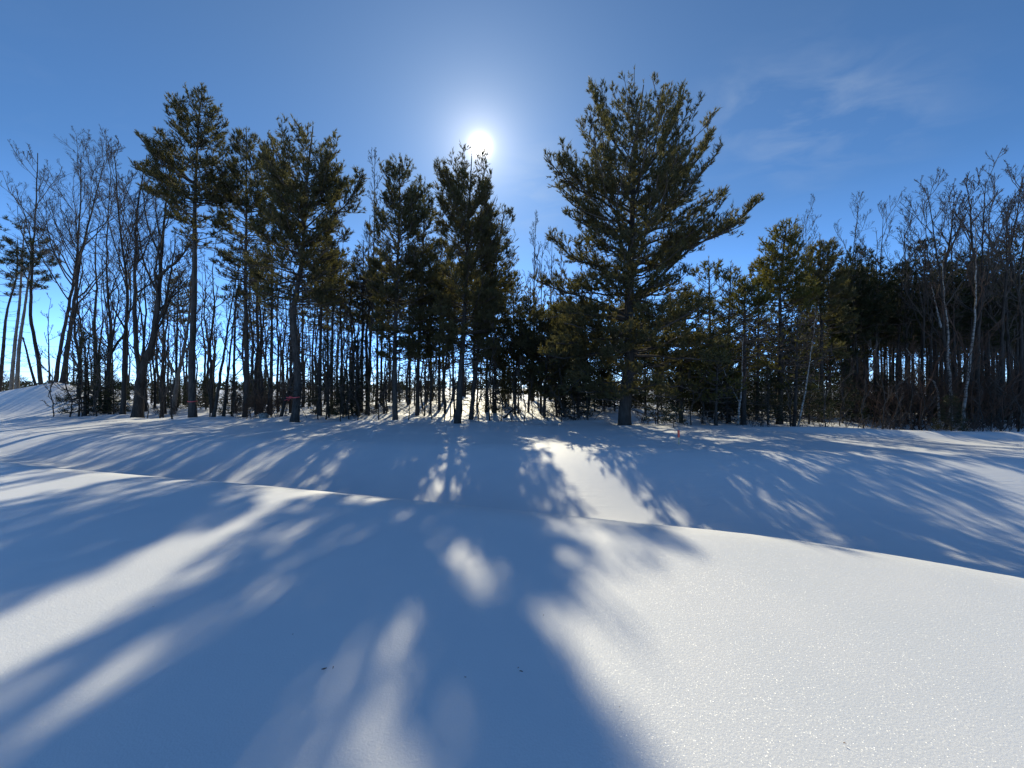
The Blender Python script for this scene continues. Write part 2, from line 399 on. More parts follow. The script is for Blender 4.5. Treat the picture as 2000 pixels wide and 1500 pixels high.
# ------------------------------------------------------------------ tree builders
def trunk_mesh(pts, r0, r1, n=12, k=40, flare=0.25, power=1.0, seed=0, material=None):
    rng = np.random.default_rng(seed)
    P = resample(pts, k)
    s = np.linspace(0, 1, k)
    R = r1 + (r0 - r1) * (1 - s) ** power
    h = P[:, 2] - P[0, 2]
    R = R * (1 + flare * np.exp(-h / (2.2 * r0 + 1e-6)))
    v, q = tubes(P[None], R[None], n)
    c = np.repeat(P, n, 0); off = v - c
    v = c + off * (1 + 0.07 * rng.normal(size=(len(v), 1)).clip(-2, 2))
    return P, R, mesh('trunk', v, [q], material or M['bark'])

def pine_parts(rng, P, R, zlow, ztop, extent, *, base, den=1.0, whorl=0.5, per=5, el=(4, 52), K=12, nl=0.135, hw=0.0125,
               inner=0.3, limbs=(), dead=None, mat_n='pine', bare=0.12, clump=1.0, droop=0.0, spread=0.58, prune=True, wood=True):
    """branches in whorls round trunk P; extent(z) -> (left, right) reach in metres. Returns crown mesh, branch mesh, list of limb meshes"""
    H = ztop - zlow
    zs = []; z = zlow
    while z < ztop - 0.15:
        zs.append(z); z += whorl * (0.75 + 0.5 * rng.random()) * (0.75 + 0.5 * (1 - (z - zlow) / H))
    zs = np.array(zs)
    zz = np.repeat(zs, per) + rng.normal(0, 0.10 * whorl, len(zs) * per)
    az = (np.tile(np.arange(per), len(zs)) / per * 2 * pi + np.repeat(rng.random(len(zs)) * 2 * pi, per) + rng.normal(0, 0.22, len(zz)))
    keep = rng.random(len(zz)) > bare
    zz, az = zz[keep], az[keep]
    tip = np.clip(zz + rng.normal(0, 0.12, len(zz)), zlow, ztop - 0.22)
    f = np.clip((tip - zlow) / H, 0, 1)
    elev = np.radians(el[0] + (el[1] - el[0]) * f ** 1.3) + rng.normal(0, 0.10, len(zz))
    l, r = extent(tip); c = np.cos(az); m = 0.5 * (l + r)
    e = np.sqrt((np.where(c > 0, r, l) * c) ** 2 + (m * np.sin(az)) ** 2)
    e = np.maximum(e * np.clip(rng.normal(0.93, 0.15, len(e)), 0.45, 1.06), 0.12)
    zz = np.clip(tip - e * np.tan(elev), max(0.75 * zlow, 0.1), ztop - 0.1)
    rise = tip - zz
    # start points on trunk
    tz = P[:, 2]; cx = np.interp(zz, tz, P[:, 0]); cy = np.interp(zz, tz, P[:, 1]); tr = np.interp(zz, tz, R)
    k = 9; uu = np.linspace(0, 1, k)
    h = np.stack([np.cos(az), np.sin(az)], 1)
    B = np.empty((len(zz), k, 3))
    bend = rng.normal(0, 0.10, len(zz))
    perp = np.stack([-h[:, 1], h[:, 0]], 1)
    for a, u_ in enumerate(uu):
        d = e * u_
        side = bend * e * np.sin(u_ * pi)
        B[:, a, 0] = cx + h[:, 0] * d + perp[:, 0] * side
        B[:, a, 1] = cy + h[:, 1] * d + perp[:, 1] * side
        B[:, a, 2] = zz + rise * (0.55 * u_ + 0.45 * u_ ** 2.6) - droop * e * math.sin(u_ * pi)
    B[:, 1:] += rng.normal(0, 0.02, (len(zz), k - 1, 3)) * e[:, None, None] ** 0.5
    r0 = np.minimum(tr * 0.45, 0.012 + 0.013 * e); RB = r0[:, None] * (1 - 0.8 * uu)[None] + 0.003
    limb_curves = []
    for lp, lr in limbs:
        c = resample(lp, 9); limb_curves.append((c, lr))
    if limb_curves:
        LB = np.stack([c for c, _ in limb_curves]); LE = np.linalg.norm(np.diff(LB, axis=1), axis=2).sum(1)
        allB = np.concatenate([B, LB]); allE = np.concatenate([e, LE])
    else:
        allB, allE = B, e
    # laterals
    n1 = np.maximum(3, np.round(allE * 11 * den)).astype(int)
    idx = np.repeat(np.arange(len(allB)), n1)
    t1 = inner + (1 - inner) * rng.random(len(idx)) ** 0.8
    p1, d1 = lerp_at(allB, idx, t1)
    hz = np.cross(d1, [0, 0, 1.0]); hz = nrm(hz)
    sgn = np.where(rng.random(len(idx)) < 0.5, -1.0, 1.0)[:, None]
    an = np.radians(rng.uniform(25, 65, len(idx)))[:, None]
    dl = nrm(d1 * np.cos(an) + hz * sgn * np.sin(an) + np.array([0, 0, 1.0]) * rng.normal(0.28, 0.30, (len(idx), 1)))
    L1 = np.minimum((0.20 + 0.48 * allE[idx] * (1.02 - t1)) * rng.uniform(0.6, 1.15, len(idx)), 1.2) * clump
    LP = np.stack([p1, p1 + dl * (L1 * 0.5)[:, None] + np.array([0, 0, 1]) * (0.02 * L1)[:, None], p1 + dl * L1[:, None] + np.array([0, 0, 1]) * (0.12 * L1)[:, None]], 1)
    LR = np.stack([np.full(len(idx), 0.007), np.full(len(idx), 0.005), np.full(len(idx), 0.003)], 1) * (0.7 + 0.5 * L1[:, None])
    # shoots
    n2 = np.maximum(2, np.round(L1 / 0.115 * den ** 0.5)).astype(int)
    id2 = np.repeat(np.arange(len(idx)), n2)
    t2 = 0.15 + 0.85 * rng.random(len(id2)) ** 0.75
    p2, d2 = lerp_at(LP, id2, t2)
    r = rng.normal(size=(len(id2), 3)); r[:, 2] *= 0.6
    ds = nrm(d2 * 0.8 + r * 0.6 + np.array([0, 0, 0.55]))
    L2 = rng.uniform(0.08, 0.26, len(id2))
    # leader and the branch tips carry their own tufts
    tp, td = lerp_at(allB, np.arange(len(allB)), np.full(len(allB), 0.999))
    top = np.array([P[-1]]); ttd = np.array([[0, 0, 1.0]])
    O = np.concatenate([p2, tp, top]); D = np.concatenate([ds, nrm(td + [0, 0, 0.3]), ttd]); L = np.concatenate([L2, np.full(len(tp), 0.14), [0.2]])
    if prune:
        kk = keep_mask(O + base, rng); O, D, L = O[kk], D[kk], L[kk]
    v, fc = needles(O, D, L, rng, K, nl, hw, spread)
    crown = mesh('crown', v, [fc], M[mat_n], smooth=False)
    parts = [tubes(B, RB, 4)]
    if wood: parts.append(blades(rng, LP, 0.008))
    # dead twiggy branches below the live crown
    if dead:
        z0, z1, nd, ln = dead
        dz = rng.uniform(z0, z1, nd); da = rng.random(nd) * 2 * pi; de = ln * rng.uniform(0.3, 1.1, nd)
        c = np.stack([np.interp(dz, tz, P[:, 0]), np.interp(dz, tz, P[:, 1]), dz], 1)
        dr = np.stack([np.cos(da), np.sin(da), rng.normal(0.0, 0.28, nd)], 1)
        DP = np.stack([c + dr * (de * q)[:, None] + np.array([0, 0, 1]) * (de * 0.22 * (q * q - q * 1.2))[:, None] + rng.normal(0, 0.02, (nd, 3)) * q for q in np.linspace(0, 1, 6)], 1)
        DR = (0.006 + 0.006 * de)[:, None] * np.linspace(1, 0.3, 6)[None]
        parts.append(tubes(DP, DR, 4))
        n3 = 5; i3 = np.repeat(np.arange(nd), n3)
        p3, d3 = lerp_at(DP, i3, rng.uniform(0.25, 0.98, len(i3)))
        q3 = nrm(d3 + rng.normal(0, 0.6, (len(i3), 3))); l3 = rng.uniform(0.12, 0.5, len(i3)) * de[i3] * 0.6
        TP = np.stack([p3, p3 + q3 * (l3 * 0.5)[:, None], p3 + q3 * l3[:, None] + np.array([0, 0, 0.15]) * l3[:, None]], 1)
        parts.append(tubes(TP, np.tile([[0.0055, 0.0045, 0.003]], (len(i3), 1)), 3))
    vv, ff = join(parts)
    br = mesh('branchwork', vv, ff, M['twig'])
    lm = [mesh('limb', *(lambda tq: (tq[0], [tq[1]]))(tubes(c[None], (lr * (1 - 0.75 * np.linspace(0, 1, 9)) + 0.004)[None], 7)), M['darkbark']) for c, lr in limb_curves]
    return crown, br, lm

def px_pine(name, label, seed, Y, trunk, r0, prof, *, limbs=(), group=None, dead=None, bark='bark', k=40, r1=0.02, depth_wob=0.0, **kw):
    """trunk: frame points (x, y) from base to tip; prof: rows (y, left x, right x) of the crown outline, all at distance Y"""
    rng = np.random.default_rng(seed)
    X0 = (trunk[0][0] - CX) / F * Y; z0 = float(ground(X0, Y)); base = np.array([X0, Y, z0])
    pts = [at(x, y, Y) - base for x, y in trunk]; pts[0] = np.array([0, 0, -0.2])
    for i in range(1, len(pts)): pts[i][1] += rng.normal(0, 0.12) + depth_wob * i
    P, R, tm = trunk_mesh(pts, r0, r1, seed=seed, k=k, material=M[bark])
    zr = np.array([at(0, p[0], Y)[2] - z0 for p in prof])[::-1]
    lx = np.array([(p[1] - CX) / F * Y - X0 for p in prof])[::-1]; rx = np.array([(p[2] - CX) / F * Y - X0 for p in prof])[::-1]
    def extent(z):
        tx = np.interp(z, P[:, 2], P[:, 0])
        return np.maximum(tx - np.interp(z, zr, lx), 0.1), np.maximum(np.interp(z, zr, rx) - tx, 0.1)
    lims = []
    for pl, lr, dy in limbs:
        q = [at(x, y, Y + dy * i / (len(pl) - 1)) - base for i, (x, y) in enumerate(pl)]
        lims.append((q, lr))
    dd = None
    if dead: dd = (at(0, dead[0], Y)[2] - z0, at(0, dead[1], Y)[2] - z0, dead[2], dead[3])
    crown, br, lm = pine_parts(rng, P, R, max(zr[0], 0.3), min(zr[-1], P[-1, 2]), extent, base=base, limbs=lims, dead=dd, **kw)
    t = thing(name, label, 'tree', base, group)
    tk = obj('trunk', tm, t)
    obj('branchwork', br, t, 'stuff')
    for m_ in lm: obj('limb', m_, tk)
    obj('crown', crown, t, 'stuff')
    return t

def grow(rng, P, R, Ln, n, t0, t1, ang, ratio, k, up, wob, rmin, rratio=0.6, tpow=1.0):
    """child branches on polylines P"""
    N = len(P); idx = np.repeat(np.arange(N), n)
    st = (np.tile(np.arange(n), N) + rng.random(N * n)) / n
    t = t0 + (t1 - t0) * st ** tpow
    p, d = lerp_at(P, idx, t)
    r = rng.normal(size=(N * n, 3)); r -= (r * d).sum(1, keepdims=True) * d; r = nrm(r)
    a = np.radians(rng.uniform(*ang, N * n))[:, None]
    dr = nrm(d * np.cos(a) + r * np.sin(a))
    L = Ln[idx] * ratio * (1.15 - 0.84 * t) * rng.uniform(0.6, 1.25, N * n)
    C = np.empty((N * n, k, 3)); C[:, 0] = p; st_ = (L / (k - 1))[:, None]
    for i in range(1, k):
        dr = nrm(dr + rng.normal(0, wob, (N * n, 3)) + np.array([0, 0, up]))
        C[:, i] = C[:, i - 1] + dr * st_
    kk = R.shape[1]; rp = R[idx, np.clip((t * (kk - 1)).round().astype(int), 0, kk - 1)]
    r0 = np.maximum(np.minimum(rp * rratio, 0.004 + L * 0.016), rmin)
    RR = rmin * 0.8 + (r0[:, None] - rmin * 0.8) * np.linspace(1, 0, k)[None] ** 0.9
    return C, RR, L

def bare_tree_meshes(rng, stems, n1=11, n2=6, n3=5, n4=9, t0=0.35, spread=(22, 50), reach=0.36, up=0.12, rmin=0.0045, mat_t='darkbark', mat_w='twig', sides=10, flare=0.3):
    """stems: list of (points, r0, r1). Returns trunk mesh list, limb mesh list, twig mesh"""
    trunks, Ps, Rs, Ls = [], [], [], []
    for j, (pts, r0, r1) in enumerate(stems):
        P = resample(pts, 28); s = np.linspace(0, 1, 28); R = r1 + (r0 - r1) * (1 - s) ** 1.25
        if j == 0: R = R * (1 + flare * np.exp(-(P[:, 2] - P[0, 2]) / (2.5 * r0)))
        P[2:-1] += rng.normal(0, 0.012, (25, 3)) * np.array([1, 1, 0])
        v, q = tubes(P[None], R[None], sides); v = v + rng.normal(0, 0.05, v.shape) * np.repeat(R, sides)[:, None]
        trunks.append(mesh('trunk', v, [q], M[mat_t])); Ps.append(P); Rs.append(R); Ls.append(np.linalg.norm(np.diff(P, axis=0), axis=1).sum())
    P0 = np.stack(Ps); R0 = np.stack(Rs); L0 = np.array(Ls)
    P1, R1, L1 = grow(rng, P0, R0, L0, n1, t0, 0.99, spread, reach, 9, up, 0.10, 0.012)
    P2, R2, L2 = grow(rng, P1, R1, L1, n2, 0.2, 0.99, (22, 55), 0.5, 7, up * 0.9, 0.13, 0.008)
    P3, R3, L3 = grow(rng, P2, R2, L2, n3, 0.15, 0.99, (20, 55), 0.55, 5, up * 0.7, 0.15, rmin * 1.25)
    tw = [tubes(P2, R2, 4), tubes(P3, R3, 3)]
    if n4:
        P4, R4, L4 = grow(rng, P3, R3, L3, n4, 0.1, 0.99, (18, 50), 0.8, 3, up * 0.6, 0.14, rmin); tw.append(blades(rng, P4, 0.0055))
    v, f = join(tw)
    lm = []
    for i in range(len(P1)):
        a, q = tubes(P1[i:i + 1], R1[i:i + 1], 6); lm.append(mesh('limb', a, [q], M[mat_w if R1[i, 0] < 0.03 else mat_t]))
    return trunks, lm, mesh('twig_spray', v, f, M[mat_w])

def assemble_bare(t, parts):
    trunks, lm, tw = parts
    tk = [obj('trunk' if m_ is trunks[0] else 'stem', m_, t) for m_ in trunks]
    for i, m_ in enumerate(lm): obj('limb', m_, tk[i * len(tk) // len(lm)])
    obj('twig_spray', tw, t, 'stuff')

def px_bare(name, label, seed, Y, stems, group=None, cat='tree', **kw):
    rng = np.random.default_rng(seed)
    x0 = stems[0][0][0][0]; X0 = (x0 - CX) / F * Y; z0 = float(ground(X0, Y)); base = np.array([X0, Y, z0])
    st = []
    for j, (pl, r0, r1) in enumerate(stems):
        q = [at(x, y, Y) - base for x, y in pl]
        if j == 0: q[0] = np.array([0, 0, -0.2])
        dy = rng.normal(0, 0.5)
        for i in range(1, len(q)): q[i][1] += dy * i / len(q)
        st.append((q, r0, r1))
    t = thing(name, label, cat, base, group)
    assemble_bare(t, bare_tree_meshes(rng, st, **kw)); return t

# ------------------------------------------------------------------ the white pines along the edge of the wood
px_pine('white_pine', 'tallest white pine, broad crown and long limb reaching out to the right', 11, 16.5,
        [(1219, 829), (1222, 770), (1232, 700), (1230, 600), (1233, 450), (1240, 300), (1256, 168)], 0.27,
        [(164, 1244, 1272), (185, 1196, 1312), (215, 1160, 1335), (260, 1140, 1362), (300, 1108, 1382), (345, 1082, 1398), (400, 1092, 1398), (450, 1115, 1385),
         (500, 1100, 1350), (550, 1110, 1325), (610, 1085, 1410), (680, 1070, 1420), (740, 1090, 1380), (778, 1130, 1330)],
        limbs=[([(1236, 600), (1290, 540), (1360, 478), (1420, 450), (1484, 392)], 0.07, -1.0),
               ([(1232, 585), (1270, 545), (1330, 490), (1400, 462), (1450, 440)], 0.055, 0.4),
               ([(1234, 440), (1180, 395), (1120, 365), (1068, 310)], 0.05, -0.8),
               ([(1232, 560), (1170, 520), (1120, 505), (1078, 460)], 0.05, -1.2),
               ([(1230, 620), (1160, 585), (1100, 570), (1042, 545)], 0.05, -0.6),
               ([(1238, 360), (1285, 300), (1320, 230), (1336, 175)], 0.06, -0.5),
               ([(1236, 400), (1310, 350), (1365, 310), (1388, 262)], 0.05, -0.8),
               ([(1236, 330), (1195, 270), (1168, 215), (1158, 172)], 0.05, 0.5),
               ([(1226, 740), (1180, 720), (1140, 735), (1108, 765)], 0.04, -1.5),
               ([(1226, 700), (1160, 690), (1100, 700), (1060, 690)], 0.05, -1.2)],
        den=1.02, whorl=0.44, per=6, dead=(800, 330, 130, 2.3), el=(-4, 52), bark='darkbark', bare=0.2)
px_pine('white_pine', 'tall white pine with long bare trunk and thin pink band near its foot', 12, 20.0,
        [(376, 813), (375, 700), (376, 560), (378, 400), (384, 260), (389, 166)], 0.18,
        [(166, 382, 398), (190, 355, 418), (230, 330, 432), (262, 326, 432), (295, 318, 445), (340, 300, 450), (380, 312, 450), (420, 335, 440), (455, 355, 430), (480, 362, 415)],
        limbs=[([(381, 360), (345, 330), (305, 305), (272, 268)], 0.045, -1.0), ([(379, 395), (340, 365), (300, 345), (262, 328)], 0.045, -0.5),
               ([(378, 430), (345, 400), (310, 385), (285, 370)], 0.035, 0.5)],
        den=1.15, whorl=0.42, per=6, dead=(780, 470, 46, 1.1), el=(2, 55), bare=0.16)
px_pine('white_pine', 'white pine with pink ribbon tied round its trunk, many low dead branches', 13, 18.2,
        [(575, 823), (577, 740), (582, 620), (588, 500), (597, 380), (608, 242)], 0.185,
        [(242, 592, 640), (280, 545, 668), (330, 528, 676), (370, 528, 655), (420, 520, 668), (460, 508, 690), (500, 500, 690), (550, 490, 672), (600, 515, 655)],
        limbs=[([(590, 480), (640, 430), (680, 395), (707, 338)], 0.045, -0.6), ([(592, 450), (640, 405), (668, 370), (690, 360)], 0.035, 0.8),
               ([(588, 500), (560, 420), (545, 340), (538, 280)], 0.05, 0.6), ([(584, 560), (530, 530), (480, 520), (445, 500)], 0.04, 0.8)],
        den=1.3, whorl=0.38, per=6, dead=(785, 520, 130, 2.2), el=(4, 60), bare=0.14)
px_pine('white_pine', 'white pine behind and left of the ribboned pine, crown merging with it', 14, 21.0,
        [(478, 808), (480, 700), (482, 560), (486, 420), (490, 264)], 0.13,
        [(264, 482, 503), (300, 464, 530), (350, 448, 545), (420, 438, 552), (480, 432, 548), (540, 440, 540), (590, 446, 525)],
        den=1.1, whorl=0.40, per=6, K=11, nl=0.145, hw=0.014, dead=(800, 540, 90, 1.7))
px_pine('white_pine', 'narrow crowned white pine, next left of the pine under the sun', 15, 19.3,
        [(772, 819), (773, 700), (776, 560), (779, 440), (782, 308)], 0.135,
        [(312, 775, 795), (340, 748, 818), (390, 741, 834), (450, 728, 844), (520, 722, 850), (590, 724, 852), (650, 732, 846), (700, 742, 830)],
        den=1.4, whorl=0.36, per=6, dead=(800, 560, 90, 1.8), el=(4, 60))
px_pine('white_pine', 'smaller white pine tucked between the two pines left of the sun', 16, 22.0,
        [(815, 815), (818, 700), (824, 560), (829, 352)], 0.12,
        [(356, 823, 836), (400, 806, 848), (460, 796, 862), (540, 790, 872), (620, 790, 872), (700, 796, 862)],
        den=1.1, whorl=0.40, per=6, K=11, nl=0.145, hw=0.014, dead=(800, 600, 70, 1.6))
px_pine('white_pine', 'white pine directly under the sun, crown tip touching its glare', 17, 18.6,
        [(893, 819), (900, 720), (908, 600), (914, 470), (922, 308)], 0.16,
        [(308, 898, 945), (335, 862, 962), (375, 855, 975), (420, 862, 980), (470, 858, 985), (530, 855, 980), (590, 848, 985), (650, 850, 990), (690, 860, 980)],
        limbs=[([(914, 470), (892, 400), (868, 350), (852, 325)], 0.04, -0.6), ([(912, 510), (942, 450), (958, 410), (968, 385)], 0.035, 0.5)],
        den=1.4, whorl=0.36, per=6, dead=(800, 600, 90, 1.9), el=(4, 60))
px_pine('white_pine', 'white pine leaning right, between the sun and the tallest pine', 18, 20.5,
        [(919, 815), (930, 720), (948, 600), (970, 490), (988, 402)], 0.12,
        [(398, 982, 996), (420, 962, 1010), (450, 950, 1016), (500, 942, 1026), (550, 945, 1012), (600, 935, 1000), (660, 940, 1000)],
        den=1.2, whorl=0.36, per=6, K=12, nl=0.135, hw=0.0125, dead=(800, 600, 80, 1.8))
for i, (lab, Y, tr, pr, r0, mt) in enumerate([
    ('low pine filling the gap just left of the tallest pine', 20.0, [(1062, 815), (1066, 720), (1072, 590)], [(590, 1065, 1080), (620, 1035, 1110), (670, 1010, 1130), (730, 1015, 1140), (775, 1040, 1120)], 0.09, 'pine'),
    ('low dark pine below the leaning pine right of the sun', 21.5, [(1005, 812), (1008, 720), (1012, 612)], [(612, 1004, 1020), (650, 975, 1050), (710, 960, 1060), (770, 985, 1045)], 0.08, 'pine'),
    ('olive pine close behind the tallest pine on its right', 19.0, [(1330, 826), (1332, 720), (1342, 565)], [(565, 1335, 1350), (600, 1292, 1400), (670, 1272, 1415), (740, 1285, 1405), (780, 1305, 1375)], 0.11, 'pine_lit'),
    ('dark pine with pointed top right of the tallest pine', 21.0, [(1388, 826), (1388, 700), (1386, 508)], [(508, 1378, 1395), (535, 1350, 1420), (590, 1325, 1445), (670, 1320, 1450), (740, 1335, 1440)], 0.12, 'pine_lit'),
    ('pine with open top in the dip right of the tallest pine', 20.0, [(1424, 830), (1425, 700), (1428, 518)], [(518, 1420, 1436), (555, 1395, 1456), (620, 1385, 1468), (690, 1385, 1468), (750, 1398, 1455)], 0.10, 'pine_lit'),
    ('pine filling the skyline left of the highest right pine', 21.0, [(1478, 830), (1479, 700), (1481, 505)], [(505, 1474, 1488), (545, 1455, 1506), (610, 1445, 1518), (690, 1445, 1518)], 0.10, 'pine_lit'),
    ('olive green pine with wide low branches, its foliage catching light', 17.5, [(1452, 832), (1452, 720), (1458, 545)], [(545, 1450, 1468), (580, 1415, 1500), (630, 1395, 1520), (690, 1390, 1520), (745, 1410, 1490)], 0.12, 'pine_lit'),
    ('highest pine of the group right of the tallest pine', 19.0, [(1522, 832), (1523, 700), (1524, 560), (1530, 440)], [(440, 1520, 1545), (470, 1490, 1560), (510, 1478, 1562), (560, 1470, 1580), (640, 1465, 1595), (720, 1480, 1590)], 0.14, 'pine_lit'),
    ('grey green pine among bare tops, right of the group', 20.5, [(1602, 832), (1603, 700), (1606, 462)], [(462, 1598, 1615), (500, 1570, 1640), (560, 1560, 1650), (630, 1560, 1655), (700, 1575, 1640)], 0.13, 'pine'),
    ('slim pine beside the open trunks of the plantation', 22.0, [(1666, 832), (1668, 700), (1672, 520)], [(520, 1664, 1680), (560, 1640, 1705), (620, 1635, 1710), (670, 1645, 1700)], 0.10, 'redpine'),
    ('short olive pine in front of the group, right of the tiny dark spruce', 16.5, [(1398, 836), (1400, 780), (1402, 660)], [(660, 1394, 1412), (690, 1360, 1440), (740, 1345, 1450), (785, 1365, 1430)], 0.07, 'pine_lit'),
    ('low olive pine under the group, left of the leaning pale stem', 17.5, [(1550, 836), (1552, 760), (1555, 620)], [(620, 1545, 1565), (660, 1510, 1600), (710, 1500, 1610), (760, 1520, 1590)], 0.09, 'pine_lit'),
    ('small pine showing between forked tree and banded pine', 27.0, [(346, 800), (347, 700), (349, 525)], [(525, 344, 355), (550, 322, 372), (590, 310, 380), (630, 320, 372)], 0.10, 'pine'),
    ('sparse pine right behind the thicket, left of the ribboned pine', 22.5, [(528, 806), (530, 700), (534, 470)], [(470, 526, 542), (515, 502, 564), (550, 496, 570), (585, 505, 560)], 0.11, 'pine'),
    ('shaded pine filling the gap right of the narrow pine', 24.0, [(858, 806), (859, 700), (862, 468)], [(468, 856, 868), (510, 838, 886), (580, 826, 896), (650, 826, 898), (720, 836, 890)], 0.10, 'pine'),
    ('shaded pine filling the gap left of the narrow pine', 25.0, [(735, 806), (736, 700), (738, 500)], [(500, 730, 746), (545, 712, 762), (600, 702, 770), (650, 708, 764)], 0.10, 'pine'),
    ('mid-height pine close right of the ribboned pine', 21.5, [(625, 808), (627, 700), (632, 455)], [(455, 625, 640), (495, 604, 664), (540, 594, 674), (590, 600, 666)], 0.11, 'pine'),
    ('mid-height pine right of the pine under the sun', 23.5, [(950, 806), (951, 700), (955, 520)], [(520, 948, 962), (560, 925, 985), (630, 915, 995), (700, 918, 992), (750, 930, 980)], 0.10, 'pine'),
    ('ragged young pine standing right of the leaning pine', 22.5, [(1032, 806), (1034, 720), (1036, 560)], [(560, 1031, 1041), (600, 1014, 1056), (660, 1000, 1068), (730, 1004, 1062)], 0.07, 'pine'),
    ('slim ragged pine at the left fringe of the tallest pine', 21.0, [(1102, 812), (1103, 720), (1106, 575)], [(575, 1101, 1111), (620, 1080, 1128), (680, 1068, 1138), (750, 1075, 1130)], 0.08, 'pine'),
    ('dense pine in shade behind the ribboned pine', 24.0, [(648, 806), (650, 700), (655, 480)], [(480, 645, 665), (520, 625, 690), (560, 617, 698), (605, 624, 690)], 0.11, 'pine'),
    ('thin crowned pine just left of the narrow pine', 23.0, [(706, 808), (708, 700), (712, 470)], [(470, 705, 722), (520, 690, 735), (570, 682, 742), (630, 688, 738)], 0.10, 'pine'),
]):
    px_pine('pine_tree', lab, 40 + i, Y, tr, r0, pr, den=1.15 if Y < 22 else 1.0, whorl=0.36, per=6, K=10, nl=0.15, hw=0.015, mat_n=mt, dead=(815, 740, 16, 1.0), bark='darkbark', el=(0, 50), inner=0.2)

# red pines at the left edge
for i, (lab, tr, pr) in enumerate([
    ('outermost leaning red pine at the left edge, dark trunk', [(-4, 760), (6, 690), (18, 610), (28, 540), (36, 470)], [(440, 26, 44), (480, -10, 60), (530, -30, 55), (580, -25, 40)]),
    ('middle red pine of three at left edge, pale straight trunk', [(20, 768), (28, 680), (36, 590), (44, 500), (50, 425)], [(420, 42, 64), (450, 20, 84), (500, 10, 92), (540, 18, 84)]),
    ('right hand red pine of three at left edge, pale straight trunk', [(32, 766), (42, 680), (50, 590), (58, 500), (64, 440)], [(432, 56, 78), (470, 40, 96), (520, 36, 104), (560, 44, 98)])]):
    px_pine('red_pine', lab, 70 + i, 27.0 - 0.6 * i, tr, 0.115, pr, den=0.55, whorl=0.6, per=4, K=12, nl=0.2, hw=0.014, mat_n='redpine', bark='palebark' if i else 'darkbark',
            dead=(720, 560, 26, 1.0), inner=0.55, spread=1.1, bare=0.25, prune=False, group='red pines at the left edge')

# ------------------------------------------------------------------ bare deciduous trees
px_bare('bare_tree', 'bare tree with S-curved trunk on the left snow heap', 101, 26.0, [([(82, 757), (76, 700), (64, 625), (66, 570), (71, 500), (78, 425), (82, 370), (86, 305)], 0.12, 0.02)], n1=13, t0=0.45, reach=0.32, up=0.13, spread=(18, 45))
px_bare('bare_tree', 'bare tree leaning right, left of the pair on the heap', 102, 26.4, [([(104, 757), (117, 680), (131, 600), (140, 540), (147, 470), (150, 390), (150, 298)], 0.125, 0.02)], n1=15, n2=8, n3=6, t0=0.33, reach=0.38, up=0.13, spread=(18, 45))
px_bare('bare_tree', 'stout bare tree leaning right, right of the pair on the heap', 103, 25.6, [([(121, 757), (131, 670), (140, 580), (150, 490), (172, 390), (190, 305)], 0.145, 0.02)], n1=15, n2=8, n3=6, t0=0.33, reach=0.38, up=0.13, spread=(18, 45))
px_bare('bare_tree', 'slim bare tree with crooked limb, between heap and forked tree', 104, 22.5, [([(205, 806), (210, 710), (212, 640), (205, 560), (203, 450), (208, 330)], 0.10, 0.015), ([(211, 700), (228, 670), (243, 640), (250, 570), (240, 450)], 0.07, 0.012)], n1=10, t0=0.35, reach=0.3)
px_bare('bare_tree', 'bare tree with straight dark trunk next left of the forked tree', 105, 21.3, [([(239, 809), (243, 720), (246, 640), (249, 560), (236, 450), (224, 305)], 0.12, 0.02)], n1=15, n2=8, n3=6, t0=0.33, reach=0.38, up=0.13, spread=(18, 45))
px_bare('forked_tree', 'massive dark tree with low fork into two stems, left of the banded pine', 106, 20.4,
        [([(268, 809), (270, 765), (276, 715), (292, 668), (302, 580), (307, 480), (313, 400), (322, 320)], 0.225, 0.02),
         ([(272, 722), (264, 660), (261, 580), (262, 480), (267, 390), (282, 300)], 0.115, 0.02),
         ([(304, 545), (328, 522), (350, 500), (372, 462)], 0.09, 0.015)], n1=14, n2=8, n3=6, t0=0.3, reach=0.38, up=0.13, spread=(18, 45), flare=0.5)
px_bare('bare_tree', 'pale leaning bare tree just left of the banded pine', 107, 23.0, [([(336, 806), (346, 740), (356, 690), (366, 620), (371, 540), (374, 470)], 0.13, 0.015), ([(340, 728), (330, 690), (322, 640), (316, 560)], 0.07, 0.012)], n1=10, t0=0.35, reach=0.34, mat_t='palebark')
px_bare('bare_tree', 'thin dark bare tree leaning, right of the banded pine', 108, 20.0, [([(416, 812), (424, 720), (432, 620), (440, 520), (446, 470)], 0.09, 0.01)], n1=9, t0=0.35, reach=0.24)
px_bare('bare_tree', 'second thin dark tree right of the banded pine', 109, 21.0, [([(436, 811), (444, 720), (450, 640), (458, 560), (462, 480)], 0.08, 0.01)], n1=9, t0=0.3, reach=0.22)
px_bare('bare_tree', 'tall wispy bare top rising in the gap left of the narrow pine', 110, 22.0, [([(716, 812), (722, 700), (728, 560), (730, 420), (731, 285)], 0.10, 0.006)], n1=16, n2=5, t0=0.4, reach=0.16, spread=(14, 32), up=0.16)
px_bare('bare_tree', 'bare grey tree in the gap between leaning pine and tallest pine', 111, 29.0, [([(1040, 800), (1042, 690), (1043, 560), (1046, 425)], 0.15, 0.01)], n1=18, n2=6, t0=0.3, reach=0.2, spread=(18, 36), up=0.16)
px_bare('bare_tree', 'thin bare tree in front of that gap, left of the tallest pine', 113, 22.0, [([(1056, 806), (1057, 700), (1058, 590), (1061, 475)], 0.08, 0.01)], n1=14, n2=5, t0=0.3, reach=0.2, spread=(18, 40), up=0.14)
px_bare('bare_tree', 'thin bare tree half hidden by left limbs of the tallest pine', 114, 23.0, [([(1092, 806), (1092, 700), (1094, 590), (1096, 485)], 0.08, 0.01)], n1=14, n2=5, t0=0.3, reach=0.2, spread=(18, 40), up=0.14)
